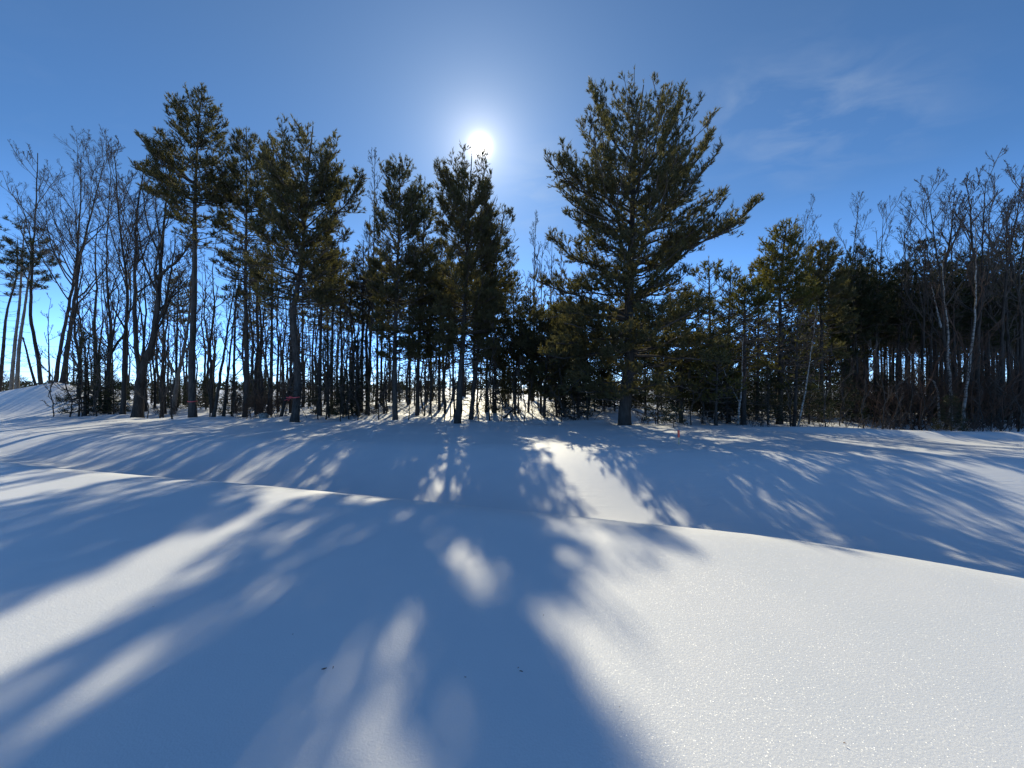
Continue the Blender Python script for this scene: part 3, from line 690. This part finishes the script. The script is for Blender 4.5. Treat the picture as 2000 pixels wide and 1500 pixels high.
px_bare('bare_tree', 'fainter bare tree beside it, just left of the tallest pine', 112, 31.0, [([(1074, 800), (1074, 690), (1075, 580), (1078, 455)], 0.13, 0.01)], n1=16, n2=6, t0=0.3, reach=0.2, spread=(18, 36), up=0.16)
for i, (lab, Y, st) in enumerate([
    ('bare tree with widely forked crown, leftmost of the tall bare trees at right', 19.0, [([(1852, 842), (1846, 740), (1838, 640), (1832, 560), (1816, 470), (1800, 372)], 0.10, 0.012), ([(1834, 580), (1850, 520), (1868, 450), (1880, 365)], 0.08, 0.01)]),
    ('tallest slender bare tree near the right edge', 18.0, [([(1905, 845), (1908, 700), (1912, 560), (1916, 460), (1921, 352)], 0.105, 0.012), ([(1912, 560), (1896, 480), (1886, 400), (1876, 352)], 0.07, 0.01)]),
    ('bare tree with upswept limbs, second from the right edge', 18.6, [([(1948, 846), (1946, 700), (1945, 560), (1952, 460), (1959, 360)], 0.10, 0.012)]),
    ('outermost bare tree at the right edge', 18.2, [([(1992, 848), (1990, 700), (1980, 560), (1985, 460), (1994, 352)], 0.10, 0.012), ([(1982, 560), (1966, 470), (1956, 400)], 0.06, 0.01)]),
    ('bare tree with fan shaped top above the plantation', 24.0, [([(1712, 832), (1712, 700), (1716, 560), (1722, 418)], 0.12, 0.01)]),
    ('bare tree top showing between grey green pine and plantation', 25.0, [([(1642, 832), (1642, 700), (1644, 560), (1650, 425)], 0.11, 0.01)]),
    ('bare tree top close left of the grey green pine', 26.0, [([(1575, 830), (1575, 700), (1576, 560), (1574, 432)], 0.11, 0.01)]),
    ('thin bare tree just left of the forked crown', 20.5, [([(1795, 842), (1794, 700), (1790, 560), (1786, 405)], 0.09, 0.01)]),
    ('thin bare tree between forked crown and slender birch', 21.0, [([(1868, 842), (1866, 700), (1864, 560), (1862, 400)], 0.09, 0.01)]),
    ('thin bare tree between the two tallest bare trees', 21.5, [([(1932, 842), (1931, 700), (1930, 560), (1934, 395)], 0.09, 0.01)]),
    ('thin bare tree second in from the right edge', 20.8, [([(1972, 844), (1970, 700), (1968, 560), (1972, 390)], 0.09, 0.01)]),
    ('bare tree rising between fan shaped top and forked crown', 22.0, [([(1770, 838), (1770, 700), (1768, 560), (1765, 440)], 0.10, 0.01)]),
]):
    px_bare('bare_tree', lab, 120 + i, Y, st, n1=13, n2=6, n3=5, n4=6, t0=0.36, reach=0.36, up=0.14, spread=(20, 45), mat_w='twig')
# birches
for i, (lab, Y, st) in enumerate([
    ('slender white birch standing above the dark spruce at right', 17.5, [([(1877, 842), (1880, 780), (1885, 700), (1889, 620), (1886, 520), (1880, 440)], 0.065, 0.012)]),
    ('white birch with curved stem left of the slender birch', 18.2, [([(1858, 842), (1852, 760), (1842, 700), (1838, 640), (1826, 585), (1818, 520)], 0.075, 0.012), ([(1838, 640), (1843, 600), (1846, 550)], 0.04, 0.01)]),
    ('thin pale birch stem leaning right below the highest pine of the group', 16.6, [([(1557, 838), (1572, 760), (1580, 700), (1587, 640), (1588, 600)], 0.04, 0.012)]),
    ('pale birch stems below the olive pine', 16.8, [([(1440, 836), (1444, 760), (1443, 700), (1440, 660)], 0.05, 0.012), ([(1446, 790), (1425, 735), (1412, 690)], 0.03, 0.01)]),
    ('crooked white birch with half fallen stem in the brush', 18.8, [([(1836, 842), (1826, 755), (1800, 735), (1780, 705), (1760, 680)], 0.06, 0.012)]),
]):
    px_bare('birch_tree', lab, 140 + i, Y, st, n1=7, n2=4, n3=3, n4=2, t0=0.35, reach=0.28, mat_t='birch', mat_w='redtwig', sides=8)

# ------------------------------------------------------------------ trees of the wood behind, copied from a few grown ones
def proto_pine(seed, H, r0, c0, wid, mat_n, **kw):
    rng = np.random.default_rng(seed)
    pts = [(0, 0, -0.3), (rng.normal(0, .05), rng.normal(0, .05), H * 0.35), (rng.normal(0, .1), rng.normal(0, .1), H * 0.7), (rng.normal(0, .15), rng.normal(0, .15), H)]
    P, R, tm = trunk_mesh(pts, r0, 0.015, n=8, k=22, seed=seed, material=M['darkbark'])
    zz = np.array([c0, c0 + 0.25 * (H - c0), c0 + 0.6 * (H - c0), H]); ww = np.array([0.7, 1.0, 0.8, 0.12]) * wid
    ext = lambda z: (np.interp(z, zz, ww), np.interp(z, zz, ww))
    cr, br, _ = pine_parts(rng, P, R, c0, H, ext, base=np.zeros(3), prune=False, mat_n=mat_n, **kw)
    return tm, br, cr

def build(name, label, cat, parts, loc, group, names=('trunk', 'branchwork', 'crown')):
    t = thing(name, label, cat, loc, group)
    for nme, m_ in zip(names, parts):
        obj(nme, m_, t, None if nme == 'trunk' else 'stuff')
    return t

def scatter(protos, spots, labels=None):
    used = set()
    for i, (k, x, y, sc, rz, lab) in enumerate(spots):
        o = protos[k] if k not in used else copy_tree(protos[k]); used.add(k)
        o.location = (x, y, float(ground(x, y))); o.scale = (sc, sc, sc); o.rotation_euler = (0, 0, rz)
        if lab: o['label'] = lab
rng = np.random.default_rng(77)
MARKS = [(-400, 'left edge'), (45, 'edge red pines'), (80, 'S-curved tree'), (207, 'slim crooked tree'), (270, 'forked tree'), (376, 'banded pine'), (575, 'ribboned pine'), (772, 'narrow pine'), (895, 'pine under sun'),
         (1220, 'tallest pine'), (1452, 'olive pine'), (1522, 'highest right pine'), (1602, 'grey-green pine'), (1715, 'fan-topped tree'), (1878, 'white birch'), (2600, 'right edge')]
ORD = 'first second third fourth fifth sixth seventh eighth ninth tenth eleventh twelfth'.split()
def relabel(name, noun):
    by = {}
    for o in bpy.data.objects:
        if o.name.split('.')[0] == name and o.parent is None:
            px = CX + o.location.x / o.location.y * F
            k = max(i for i, m in enumerate(MARKS) if m[0] <= px); by.setdefault(k, []).append((px, o))
    for k, l in by.items():
        l.sort(key=lambda a: a[0])
        for i, (px, o) in enumerate(l):
            a, b_ = MARKS[k][1], MARKS[k + 1][1]
            o['label'] = f'{noun} between {a} and {b_}' + (f', {ORD[i]} from left' if len(l) > 1 else '')

GP = 'plantation pines behind the right edge of the wood'
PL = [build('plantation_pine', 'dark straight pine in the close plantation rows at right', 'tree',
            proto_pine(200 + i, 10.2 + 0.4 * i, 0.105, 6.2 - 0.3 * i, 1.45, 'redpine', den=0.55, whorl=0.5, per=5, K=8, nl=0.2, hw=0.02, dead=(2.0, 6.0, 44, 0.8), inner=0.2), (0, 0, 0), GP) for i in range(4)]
spots = []
for row in range(10):
    y = 22.0 + row * 2.3
    x = (1640 - CX) / F * y + rng.uniform(0, 1)
    while x < (2030 - CX) / F * y:
        yy = y + rng.normal(0, 0.3)
        spots.append((rng.integers(4), x, yy, rng.uniform(0.86, 1.06) * (0.94 + 0.012 * row), rng.random() * 6.28, None)); x += rng.uniform(0.95, 1.5) * (1 + 0.04 * row)
scatter(PL, spots)
GM = 'tall pines behind the pines left of the sun'
PM = [build('background_pine', 'tall thin pine behind the row of pines left of the sun', 'tree',
            proto_pine(205 + i, 10.6 + 0.5 * i, 0.10, 5.6 - 0.3 * i, 1.5, 'pine', den=0.6, whorl=0.5, per=5, K=9, nl=0.19, hw=0.018, dead=(1.0, 5.6, 60, 1.2), inner=0.2), (0, 0, 0), GM) for i in range(2)]
scatter(PM, [(rng.integers(2), (px - CX) / F * y, y, sc, rng.random() * 6.28, None) for px, y, sc in
             [(505, 34, 1.15), (612, 33, 1.15), (668, 29, 1.1), (690, 26, 0.92), (745, 28, 1.05), (760, 31, 1.15), (800, 27, 0.98), (842, 30, 1.1), (866, 27, 0.95), (885, 29, 1.05), (925, 28, 1.0), (950, 26, 0.9), (985, 29, 1.0), (1004, 27, 0.85), (640, 32, 1.2), (720, 32, 1.15), (905, 32, 1.1)]])
GD = 'dark pines filling the wood behind the tallest pine'
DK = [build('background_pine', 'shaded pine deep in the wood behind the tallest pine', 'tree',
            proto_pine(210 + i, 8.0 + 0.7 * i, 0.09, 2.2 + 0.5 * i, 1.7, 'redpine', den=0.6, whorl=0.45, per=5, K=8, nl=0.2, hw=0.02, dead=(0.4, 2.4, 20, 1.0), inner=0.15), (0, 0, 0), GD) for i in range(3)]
spots = []
for row in range(4):
    y = 23.5 + row * 3.2
    x = (1075 - CX) / F * y + rng.uniform(0, 1)
    while x < (1640 - CX) / F * y:
        spots.append((rng.integers(3), x, y + rng.normal(0, 0.5), rng.uniform(0.6, 1.15) * (0.6 if 9.5 < x < 17.5 else 1.0 if x / y > 0.28 else 0.82), rng.random() * 6.28, None)); x += rng.uniform(1.7, 2.8)
scatter(DK, spots)

def proto_bare(seed, H, r0, **kw):
    rng = np.random.default_rng(seed)
    pts = [(0, 0, -0.3)] + [(rng.normal(0, .04 + .03 * i), rng.normal(0, .04 + .03 * i), H * i / 5) for i in range(1, 6)]
    tr, lm, tw = bare_tree_meshes(rng, [(pts, r0, 0.012)], sides=7, **kw)
    return tr[0], tw, lm
def build_bare(name, label, seed, group, H, r0, cat='tree', **kw):
    tr, tw, lm = proto_bare(seed, H, r0, **kw)
    t = thing(name, label, cat, (0, 0, 0), group); tk = obj('trunk', tr, t)
    for m_ in lm: obj('limb', m_, tk)
    obj('twig_spray', tw, t, 'stuff'); return t
GS = 'slender bare trees in the wood at left'
SL = [build_bare('slender_tree', 'slender dark bare tree in the thin wood at left', 220 + i, GS, 8.5 + 0.6 * i, 0.075 + 0.012 * i, n1=10, n2=5, n3=4, n4=2, t0=0.3, reach=0.2, spread=(25, 60), up=0.09, rmin=0.006) for i in range(4)]
spots = []
for i in range(100):
    px = 95 + 625 * rng.random() ** 0.85; y = rng.uniform(21.5, 26) if i % 4 == 0 else rng.uniform(30, 42); x = (px - CX) / F * y
    spots.append((rng.integers(4), x, y, rng.uniform(0.75, 1.15) * (1.0 if y < 28 else 1.15), rng.random() * 6.28, None))
scatter(SL, spots)
GC = 'thin stems in the wood below the sun'
CS = [build_bare('thin_tree', 'thin dark stem in the shaded wood below the sun', 230 + i, GC, 7.5 + 0.6 * i, 0.06 + 0.012 * i, n1=11, n2=5, n3=4, n4=2, t0=0.12, reach=0.18, spread=(35, 75), up=0.05, rmin=0.006) for i in range(3)]
spots = []
for i in range(100):
    px = rng.uniform(600, 1160); y = rng.uniform(20.5, 36); x = (px - CX) / F * y
    spots.append((rng.integers(3), x, y, rng.uniform(0.6, 1.0), rng.random() * 6.28, None))
scatter(CS, spots)
GR = 'saplings at the snow edge'
SP = [build_bare('sapling', 'thin sapling standing at the snow edge of the wood', 240 + i, GR, 3.2 + 0.8 * i, 0.026 + 0.006 * i, n1=9, n2=4, n3=3, n4=0, t0=0.15, reach=0.22, spread=(25, 60), rmin=0.005) for i in range(3)]
spots = []
for px, y in [(105, 20.5), (134, 20.3), (152, 20.8), (160, 21), (183, 21), (192, 20.6), (287, 20), (312, 21), (318, 20.6), (338, 19.6), (410, 20), (455, 20.6), (500, 20.4), (520, 20), (622, 19.5), (636, 20), (665, 19.2), (684, 20), (697, 18.9), (740, 19.6), (798, 18.7),
              (845, 19.2), (866, 19.6), (880, 20), (935, 19.4), (958, 17.9), (976, 19), (1000, 19), (1022, 18.6), (1040, 19.4), (1095, 18.4), (1120, 19), (1150, 18.2), (1280, 17.6), (1350, 17), (1368, 18), (1500, 16.8), (1545, 17.2), (1615, 17.2), (1640, 18), (1690, 17.2), (1722, 16.8),
              (1748, 17), (1785, 17.3), (1800, 17), (1920, 16.6), (1935, 17.2), (1955, 16.8), (1985, 16.6)]:
    spots.append((rng.integers(3), (px - CX) / F * y, y, rng.uniform(0.75, 1.15), rng.random() * 6.28, None))
scatter(SP, spots)

# young spruces
GY = 'young spruces under the trees'
def proto_spruce(seed, H, wid, den=1.0):
    rng = np.random.default_rng(seed)
    P, R, tm = trunk_mesh([(0, 0, -0.2), (0.02, 0, H * .5), (0, 0.02, H)], 0.018 * H, 0.008, n=7, k=14, seed=seed, material=M['darkbark'])
    ext = lambda z: (wid * (1.02 - z / H) + .05, wid * (1.02 - z / H) + .05)
    cr, br, _ = pine_parts(rng, P, R, 0.15, H, ext, base=np.zeros(3), prune=False, mat_n='spruce', den=den, whorl=0.24, per=6, K=7, nl=0.085, hw=0.010, el=(-12, 35), inner=0.12, droop=0.06, spread=0.9, bare=0.05)
    return tm, br, cr
SPR = [build('young_spruce', 'young spruce', 'tree', proto_spruce(250, 4.6, 1.05, 0.8), (0, 0, 0), GY), build('young_spruce', 'young spruce', 'tree', proto_spruce(251, 2.6, 0.8, 1.0), (0, 0, 0), GY),
       build('young_spruce', 'young spruce', 'tree', proto_spruce(252, 1.0, 0.42, 1.5), (0, 0, 0), GY)]
spots = []
for k, px, y, sc, lab in [
    (0, 166, 21.5, 1.05, 'tall young spruce standing before the snow heap at left'),
    (0, 205, 22.5, 0.85, 'young spruce right of the tall one, beside the slim crooked tree'),
    (1, 222, 21.8, 0.9, 'low bushy spruce at the right foot of the snow heap'),
    (1, 345, 25.0, 0.9, 'small spruce behind the forked tree and banded pine'),
    (1, 452, 21.6, 0.95, 'bushy dark spruce left of the boulder'),
    (0, 640, 22.6, 1.0, 'taller young spruce right of the ribboned pine'),
    (0, 700, 21.2, 0.95, 'dense young spruce left of the narrow pine'),
    (1, 670, 20.6, 1.0, 'low spruce between ribboned pine and narrow pine'),
    (0, 968, 22.0, 0.9, 'shaded spruce right of the pine under the sun'),
    (0, 1130, 20.2, 0.85, 'shaded spruce at the left of the tallest pine trunk'),
    (1, 1285, 17.4, 0.8, 'dark spruce just right of the tallest pine trunk'),
    (2, 1316, 15.3, 0.95, 'tiny black spruce behind the survey stake'),
    (0, 1420, 18.5, 0.75, 'spruce filling shade under the dark pointed pine'),
    (1, 1500, 18.0, 1.05, 'spruce below the highest pine of the group'),
    (1, 1580, 18.5, 1.1, 'spruce below the grey green pine'),
    (1, 1646, 19.0, 1.1, 'spruce below the slim pine by the plantation'),
    (1, 1858, 15.7, 0.62, 'dark small spruce on the snow edge under the white birch')]:
    spots.append((k, (px - CX) / F * y, y, sc, rng.random() * 6.28, lab))
scatter(SPR, spots)
GF = 'far spruces at the left horizon'
FS = build('far_spruce', 'far off dark spruce on the horizon behind the snow heap', 'tree', proto_spruce(260, 3.4, 1.2, 0.6), (0, 0, 0), GF)
scatter([FS], [(0, (px - CX) / F * y, y, sc, rng.random() * 6.28, None) for px, y, sc in [(-12, 44, 1.0), (6, 46, 1.1), (20, 42, 0.85), (34, 45, 0.95), (47, 43, 0.85), (58, 46, 0.7), (-28, 45, 1.1)]])

# brush
GB = 'leafless brush along the right edge of the wood'
def build_shrub(seed, n, H, mat_w, label, name, group):
    rng = np.random.default_rng(seed); t = thing(name, label, 'shrub', (0, 0, 0), group)
    P = np.empty((n, 9, 3)); d = nrm(np.stack([rng.normal(0, .45, n), rng.normal(0, .45, n), np.ones(n)], 1)); P[:, 0] = np.stack([rng.normal(0, .2, n), rng.normal(0, .2, n), np.full(n, -0.1)], 1)
    L = H * rng.uniform(0.55, 1.1, n)
    for i in range(1, 9):
        d = nrm(d + rng.normal(0, .1, (n, 3)) + [0, 0, .02]); P[:, i] = P[:, i - 1] + d * (L / 8)[:, None]
    R = np.linspace(1, .25, 9)[None] * (0.006 + 0.004 * L)[:, None]
    P2, R2, L2 = grow(rng, P, R, L, 7, .2, .98, (20, 55), .42, 6, .06, .12, .006)
    P3, R3, L3 = grow(rng, P2, R2, L2, 5, .15, .98, (20, 55), .5, 4, .04, .14, .005)
    for i in range(n):
        v, q = tubes(P[i:i + 1], R[i:i + 1], 5); obj('stem', mesh('stem', v, [q], M[mat_w]), t)
    v, f = join([tubes(P2, R2, 3), tubes(P3, R3, 3)]); obj('twig_spray', mesh('twig_spray', v, f, M[mat_w]), t, 'stuff'); return t
SH = [build_shrub(300 + i, 9, 3.6 + .8 * i, 'redtwig', 'tangled reddish brown leafless shrub before the plantation at right', 'leafless_shrub', GB) for i in range(3)]
scatter(SH, [(rng.integers(3), (px - CX) / F * y, y, rng.uniform(0.8, 1.25), rng.random() * 6.28, None) for px, y in
             [(1700, 19), (1735, 18), (1760, 20), (1790, 18.5), (1815, 20), (1840, 18), (1870, 19), (1900, 17.8), (1925, 19.2), (1950, 17.6), (1975, 18.8), (2000, 17.5), (1990, 20), (2015, 18.6), (1680, 21), (1720, 21.5), (1785, 21.5), (1850, 21.5), (1920, 21.5)]])
GL = 'brown thicket between banded pine and ribboned pine'
BS = [build_shrub(310 + i, 8, 1.7 + .3 * i, 'redtwig', 'low brown leafless bush between the banded and ribboned pines', 'leafless_bush', GL) for i in range(2)]
scatter(BS, [(rng.integers(2), (px - CX) / F * y, y, rng.uniform(0.8, 1.2), rng.random() * 6.28, None) for px, y in [(470, 20.2), (490, 19.6), (508, 20.4), (525, 19.8), (540, 20.6), (556, 20.2), (480, 21.5), (515, 21.5)]])
GE = 'low dead brush at the foot of the wood'
DB = [build_shrub(320 + i, 7, 0.9 + .2 * i, 'twig', 'low dead brush poking from the snow under the trees', 'brush_clump', GE) for i in range(2)]
scatter(DB, [(rng.integers(2), (px - CX) / F * y, y, rng.uniform(0.7, 1.2), rng.random() * 6.28, None) for px, y in
             [(130, 23), (175, 22.5), (225, 21.5), (330, 22.5), (680, 21), (745, 21.5), (835, 21.5), (935, 21), (1015, 20.4), (1060, 19), (1090, 19.6), (1115, 18.5), (1145, 19),
              (1260, 17.5), (1380, 16.8), (1470, 16.4), (1490, 17), (1560, 17.2), (1600, 17), (1660, 17), (1700, 16.6), (1735, 17), (1760, 16.5), (1810, 16.7), (1895, 16.2), (1910, 16.6), (1940, 16.3), (1970, 16.4)]])

GU = 'undergrowth deep in the wood'
UB = [build_shrub(330 + i, 9, 1.5 + .4 * i, 'twig', 'dark leafless undergrowth bush deep inside the wood', 'undergrowth_bush', GU) for i in range(2)]
US = build('understory_spruce', 'small dark understory spruce deep in shade of the wood', 'tree', proto_spruce(253, 2.2, 0.9, 0.8), (0, 0, 0), GU)
scatter(UB, [(rng.integers(2), (px - CX) / F * y, y, rng.uniform(0.4, 1.0), rng.random() * 6.28, None) for px, y in zip(rng.uniform(235, 1020, 26), rng.uniform(25, 40, 26))])
scatter([US], [(0, (px - CX) / F * y, y, rng.uniform(0.7, 1.5), rng.random() * 6.28, None) for px, y in list(zip(np.linspace(1060, 2020, 100) + rng.normal(0, 8, 100), rng.uniform(20.5, 36, 100))) + list(zip(np.linspace(300, 980, 18) + rng.normal(0, 14, 18), rng.uniform(25, 36, 18)))])

relabel('sapling', 'thin sapling at snow edge'); relabel('leafless_shrub', 'reddish leafless shrub'); relabel('leafless_bush', 'low brown bush'); relabel('brush_clump', 'low dead brush')

# ------------------------------------------------------------------ small things
def log_between(a, b, r, label, seed):
    rng = np.random.default_rng(seed)
    pts = np.stack([a + (b - a) * q + rng.normal(0, .02, 3) for q in np.linspace(0, 1, 5)]); base = pts[0].copy()
    P = resample(pts - base, 16); v, q = tubes(P[None], np.linspace(r, r * .55, 16)[None], 9); v = v + rng.normal(0, .04 * r, v.shape)
    n = len(v); v = np.vstack([v, P[:1], P[-1:]])
    caps = [[i, n, (i + 1) % 9] for i in range(9)] + [[n - 9 + (i + 1) % 9, n + 1, n - 9 + i] for i in range(9)]
    t = thing('fallen_log', label, 'log', base, 'fallen logs in the wood'); obj('trunk', mesh('trunk', v, [q, np.array(caps)], M['darkbark']), t)
    m = 9; i3 = np.zeros(m, int); p3, d3 = lerp_at(P[None], i3, rng.uniform(.2, .95, m)); qd = nrm(d3 * .4 + rng.normal(0, .7, (m, 3)) + [0, 0, .3]); l3 = rng.uniform(.2, .7, m)
    TP = np.stack([p3, p3 + qd * (l3 * .5)[:, None], p3 + qd * l3[:, None]], 1); v, f = tubes(TP, np.tile([[.012, .009, .005]], (m, 1)), 4)
    obj('branchwork', mesh('branchwork', v, [f], M['twig']), t, 'stuff')
def gp(px, y, dz=0.0):
    x = (px - CX) / F * y; return np.array([x, y, float(ground(x, y)) + dz])
log_between(gp(548, 19.9, -.05), gp(572, 19.4, 0) + np.array([0.1, 0, 2.3]), 0.09, 'leaning broken log behind the boulder by the ribboned pine', 1)
log_between(gp(755, 23.5, .05), gp(735, 24.5, .8), 0.10, 'snowy fallen log left of the narrow pine trunk', 2)
log_between(gp(1122, 18.6, .02), gp(1090, 19.2, .5), 0.07, 'fallen log in the shade left of the tallest pine', 3)
log_between(gp(70, 24.6, -.1), at(44, 658, 25.4), 0.07, 'broken leaning snag on the left end of the snow heap', 4)
log_between(gp(985, 20.5, .02), gp(1015, 21.2, .6), 0.06, 'thin fallen log right of the pine under the sun', 5)

def boulder(px, y, size, label, seed):
    import bmesh
    rng = np.random.default_rng(seed); bm = bmesh.new(); bmesh.ops.create_icosphere(bm, subdivisions=3, radius=1.0)
    dirs = nrm(rng.normal(size=(9, 3))); cut = rng.uniform(.62, .95, 9)
    for vt in bm.verts:
        p = np.array(vt.co)
        for d_, c_ in zip(dirs, cut):
            s = p @ d_
            if s > c_: p = p - d_ * (s - c_) * .85
        p = p * (1 + rng.normal(0, .012)); vt.co = p * np.array(size)
    me = bpy.data.meshes.new('boulder'); bm.to_mesh(me); bm.free(); me.materials.append(M['rock'])
    for p in me.polygons: p.use_smooth = True
    o = obj('boulder', me); o.location = gp(px, y, size[2] * .25); tag(o, label, 'rock'); return o
boulder(515, 18.9, (0.26, 0.24, 0.24), 'rounded grey boulder at the wood edge left of the ribboned pine', 3)

# flagging tape round two trunks
def band(px, py, Y, r, wdt, label, tails, seed):
    c = at(px, py, Y); t = thing('ribbon', label, 'ribbon', c)
    a = np.linspace(0, 2 * pi, 25); v = []; rng = np.random.default_rng(seed)
    for ang_ in a[:-1]:
        rr = r * (1.02 + .02 * rng.normal()); zo = .012 * math.sin(ang_ * 2 + 1)
        v += [(rr * math.cos(ang_), rr * math.sin(ang_), zo - wdt / 2), (rr * 1.01 * math.cos(ang_), rr * 1.01 * math.sin(ang_), zo + wdt / 2)]
    n = 24; q = np.array([[2 * i, 2 * ((i + 1) % n), 2 * ((i + 1) % n) + 1, 2 * i + 1] for i in range(n)])
    obj('loop', mesh('loop', np.array(v), [q], M['ribbon']), t)
    for dx, dz, ln in tails:
        P = np.stack([[-r * .35 + dx * q_ * ln + .015 * math.sin(6 * q_), -r * 1.02 - .03 - .03 * q_, dz * ln * q_ - .06 * math.sin(q_ * pi) * ln] for q_ in np.linspace(0, 1, 9)])
        off = np.array([0.0, .012, wdt / 2]); vv = np.concatenate([P - off, P + off])
        q = np.array([[i, i + 1, i + 10, i + 9] for i in range(8)]); obj('tail', mesh('tail', vv, [q], M['ribbon']), t)
    if tails:
        P = np.stack([[-r * .35 + .05 * math.cos(q_), -r * 1.02 - .04, .05 * math.sin(q_)] for q_ in np.linspace(0, 2 * pi, 10)]); v, q = tubes(P[None], np.full((1, 10), .018), 6)
        obj('knot', mesh('knot', v, [q], M['ribbon']), t)
band(376, 784, 20.0, 0.195, 0.03, 'thin pink tape band round the tall bare-trunked pine', [], 1)
band(576, 776, 18.2, 0.205, 0.035, 'pink flagging ribbon with loose ends tied round the pine', [(-1, -.5, .26), (-1, .05, .18), (-.6, -1, .2)], 2)

# survey stake
def box(x0, x1, y0, y1, z0, z1, taper=1.0):
    v = np.array([(x, y, z) for z in (z0, z1) for x, y in ((x0, y0), (x1, y0), (x1, y1), (x0, y1))], float); v[:4, :2] *= taper
    return v, np.array([[0, 3, 2, 1], [4, 5, 6, 7], [0, 1, 5, 4], [1, 2, 6, 5], [2, 3, 7, 6], [3, 0, 4, 7]])
ys_ = np.linspace(8, 14, 400); xs_ = (1326 - CX) / F * ys_; pyy = HY + (EYE - ground(xs_, ys_)) / ys_ * F
Ysk = float(ys_[np.argmin(np.abs(pyy - 868))]); sb = gp(1326, Ysk)
st = thing('survey_stake', 'thin wooden survey stake with fluorescent orange top, alone in the snow', 'stake', sb)
hh = 28 / F * Ysk
v, q = box(-.022, .022, -.010, .010, -.25, hh * .52); obj('lath', mesh('lath', v, [q], M['lath'], False), st)
v, q = box(-.028, .028, -.013, .013, hh * .50, hh); obj('painted_top', mesh('painted_top', v, [q], M['stake'], False), st)
st.rotation_euler = (radians(2), radians(-3), 0.2)

# scraps of bark, needles and leaves blown onto the snow
rl = np.random.default_rng(9)
lv = [(633, 1308, .05), (650, 1305, .03), (1018, 1312, .035), (1012, 1305, .02), (909, 1323, .02), (572, 1240, .02), (1023, 966, .05), (1650, 1455, .02), (300, 1185, .02), (1210, 1382, .015), (262, 812, .10), (1745, 875, .05), (1062, 1203, .02)]
for i, (px, py, sz) in enumerate(lv):
    sz *= 0.45
    yy = np.linspace(1.2, 24, 4000); xx = (px - CX) / F * yy; pyy = HY + (EYE - ground(xx, yy)) / yy * F
    cand = np.where(np.abs(pyy - py) < 2.5)[0]
    Y_ = float(yy[cand[0]]) if len(cand) else 20.0
    n = 6; P = np.stack([[sz * (q_ - .5), sz * .25 * math.sin(q_ * 3 + i), sz * .2 * math.sin(q_ * 2.5)] for q_ in np.linspace(0, 1, n)])
    off = np.stack([[0, sz * .16 * math.sin(pi * min(max(q_, .08), .92)), 0] for q_ in np.linspace(0, 1, n)])
    vv = np.concatenate([P - off, P + off, P - off - [0, 0, .002], P + off - [0, 0, .002]])
    q = [[j, j + 1, j + n + 1, j + n] for j in range(n - 1)] + [[j + 2 * n, j + 3 * n, j + 3 * n + 1, j + 2 * n + 1] for j in range(n - 1)]
    o = obj('dry_leaf', mesh('dry_leaf', vv, [np.array(q)], M['leaf'])); g_ = gp(px, Y_, .008); o.location = g_; o.rotation_euler = (rl.normal(0, .15), rl.normal(0, .15), rl.random() * 6)
    tag(o, 'small dark scrap of leaf or bark lying on the open snow', 'leaf', 'scraps on the snow')

# overhead wires far beyond the left edge
for i, (y0, y1) in enumerate([(676, 689), (711, 714), (722, 726), (655, 668)]):
    a, b_ = at(-400, y0 - 14, 90), at(420, y1 + 6, 110)
    P = np.stack([a + (b_ - a) * q_ - np.array([0, 0, 2.2 * math.sin(q_ * pi)]) for q_ in np.linspace(0, 1, 24)]); c = P[0].copy()
    v, q = tubes((P - c)[None], np.full((1, 24), .028), 5); o = obj('overhead_wire', mesh('overhead_wire', v, [q], M['wire'])); o.location = c
    tag(o, ['third lowest overhead wire', 'second lowest overhead wire', 'lowest overhead wire', 'highest overhead wire'][i] + ' crossing sky behind the left edge pines', 'wire', 'overhead wires at left')

# far wood on the horizon
rf = np.random.default_rng(31); n = 900
fx = rf.uniform(-330, 330, n); fy = rf.uniform(185, 230, n); fh = rf.uniform(2.2, 5.0, n)
O = []; D = []
for j in range(12):
    q_ = rf.random(n); O.append(np.stack([fx + rf.normal(0, 1, n) * (1.1 - q_) * 1.4, fy + rf.normal(0, 1, n), fh * q_ + ground(fx, fy)], 1)); D.append(np.stack([rf.normal(0, .5, n), rf.normal(0, .5, n), np.ones(n)], 1))
O = np.concatenate(O); D = np.concatenate(D); v, f = needles(O, D, np.full(len(O), .4), rf, 4, 1.3, .24, .9)
fw = obj('far_wood', mesh('far_wood', v, [f], M['redpine'], False), kind='stuff'); tag(fw, 'low dark line of far off woods on the horizon', 'wood')
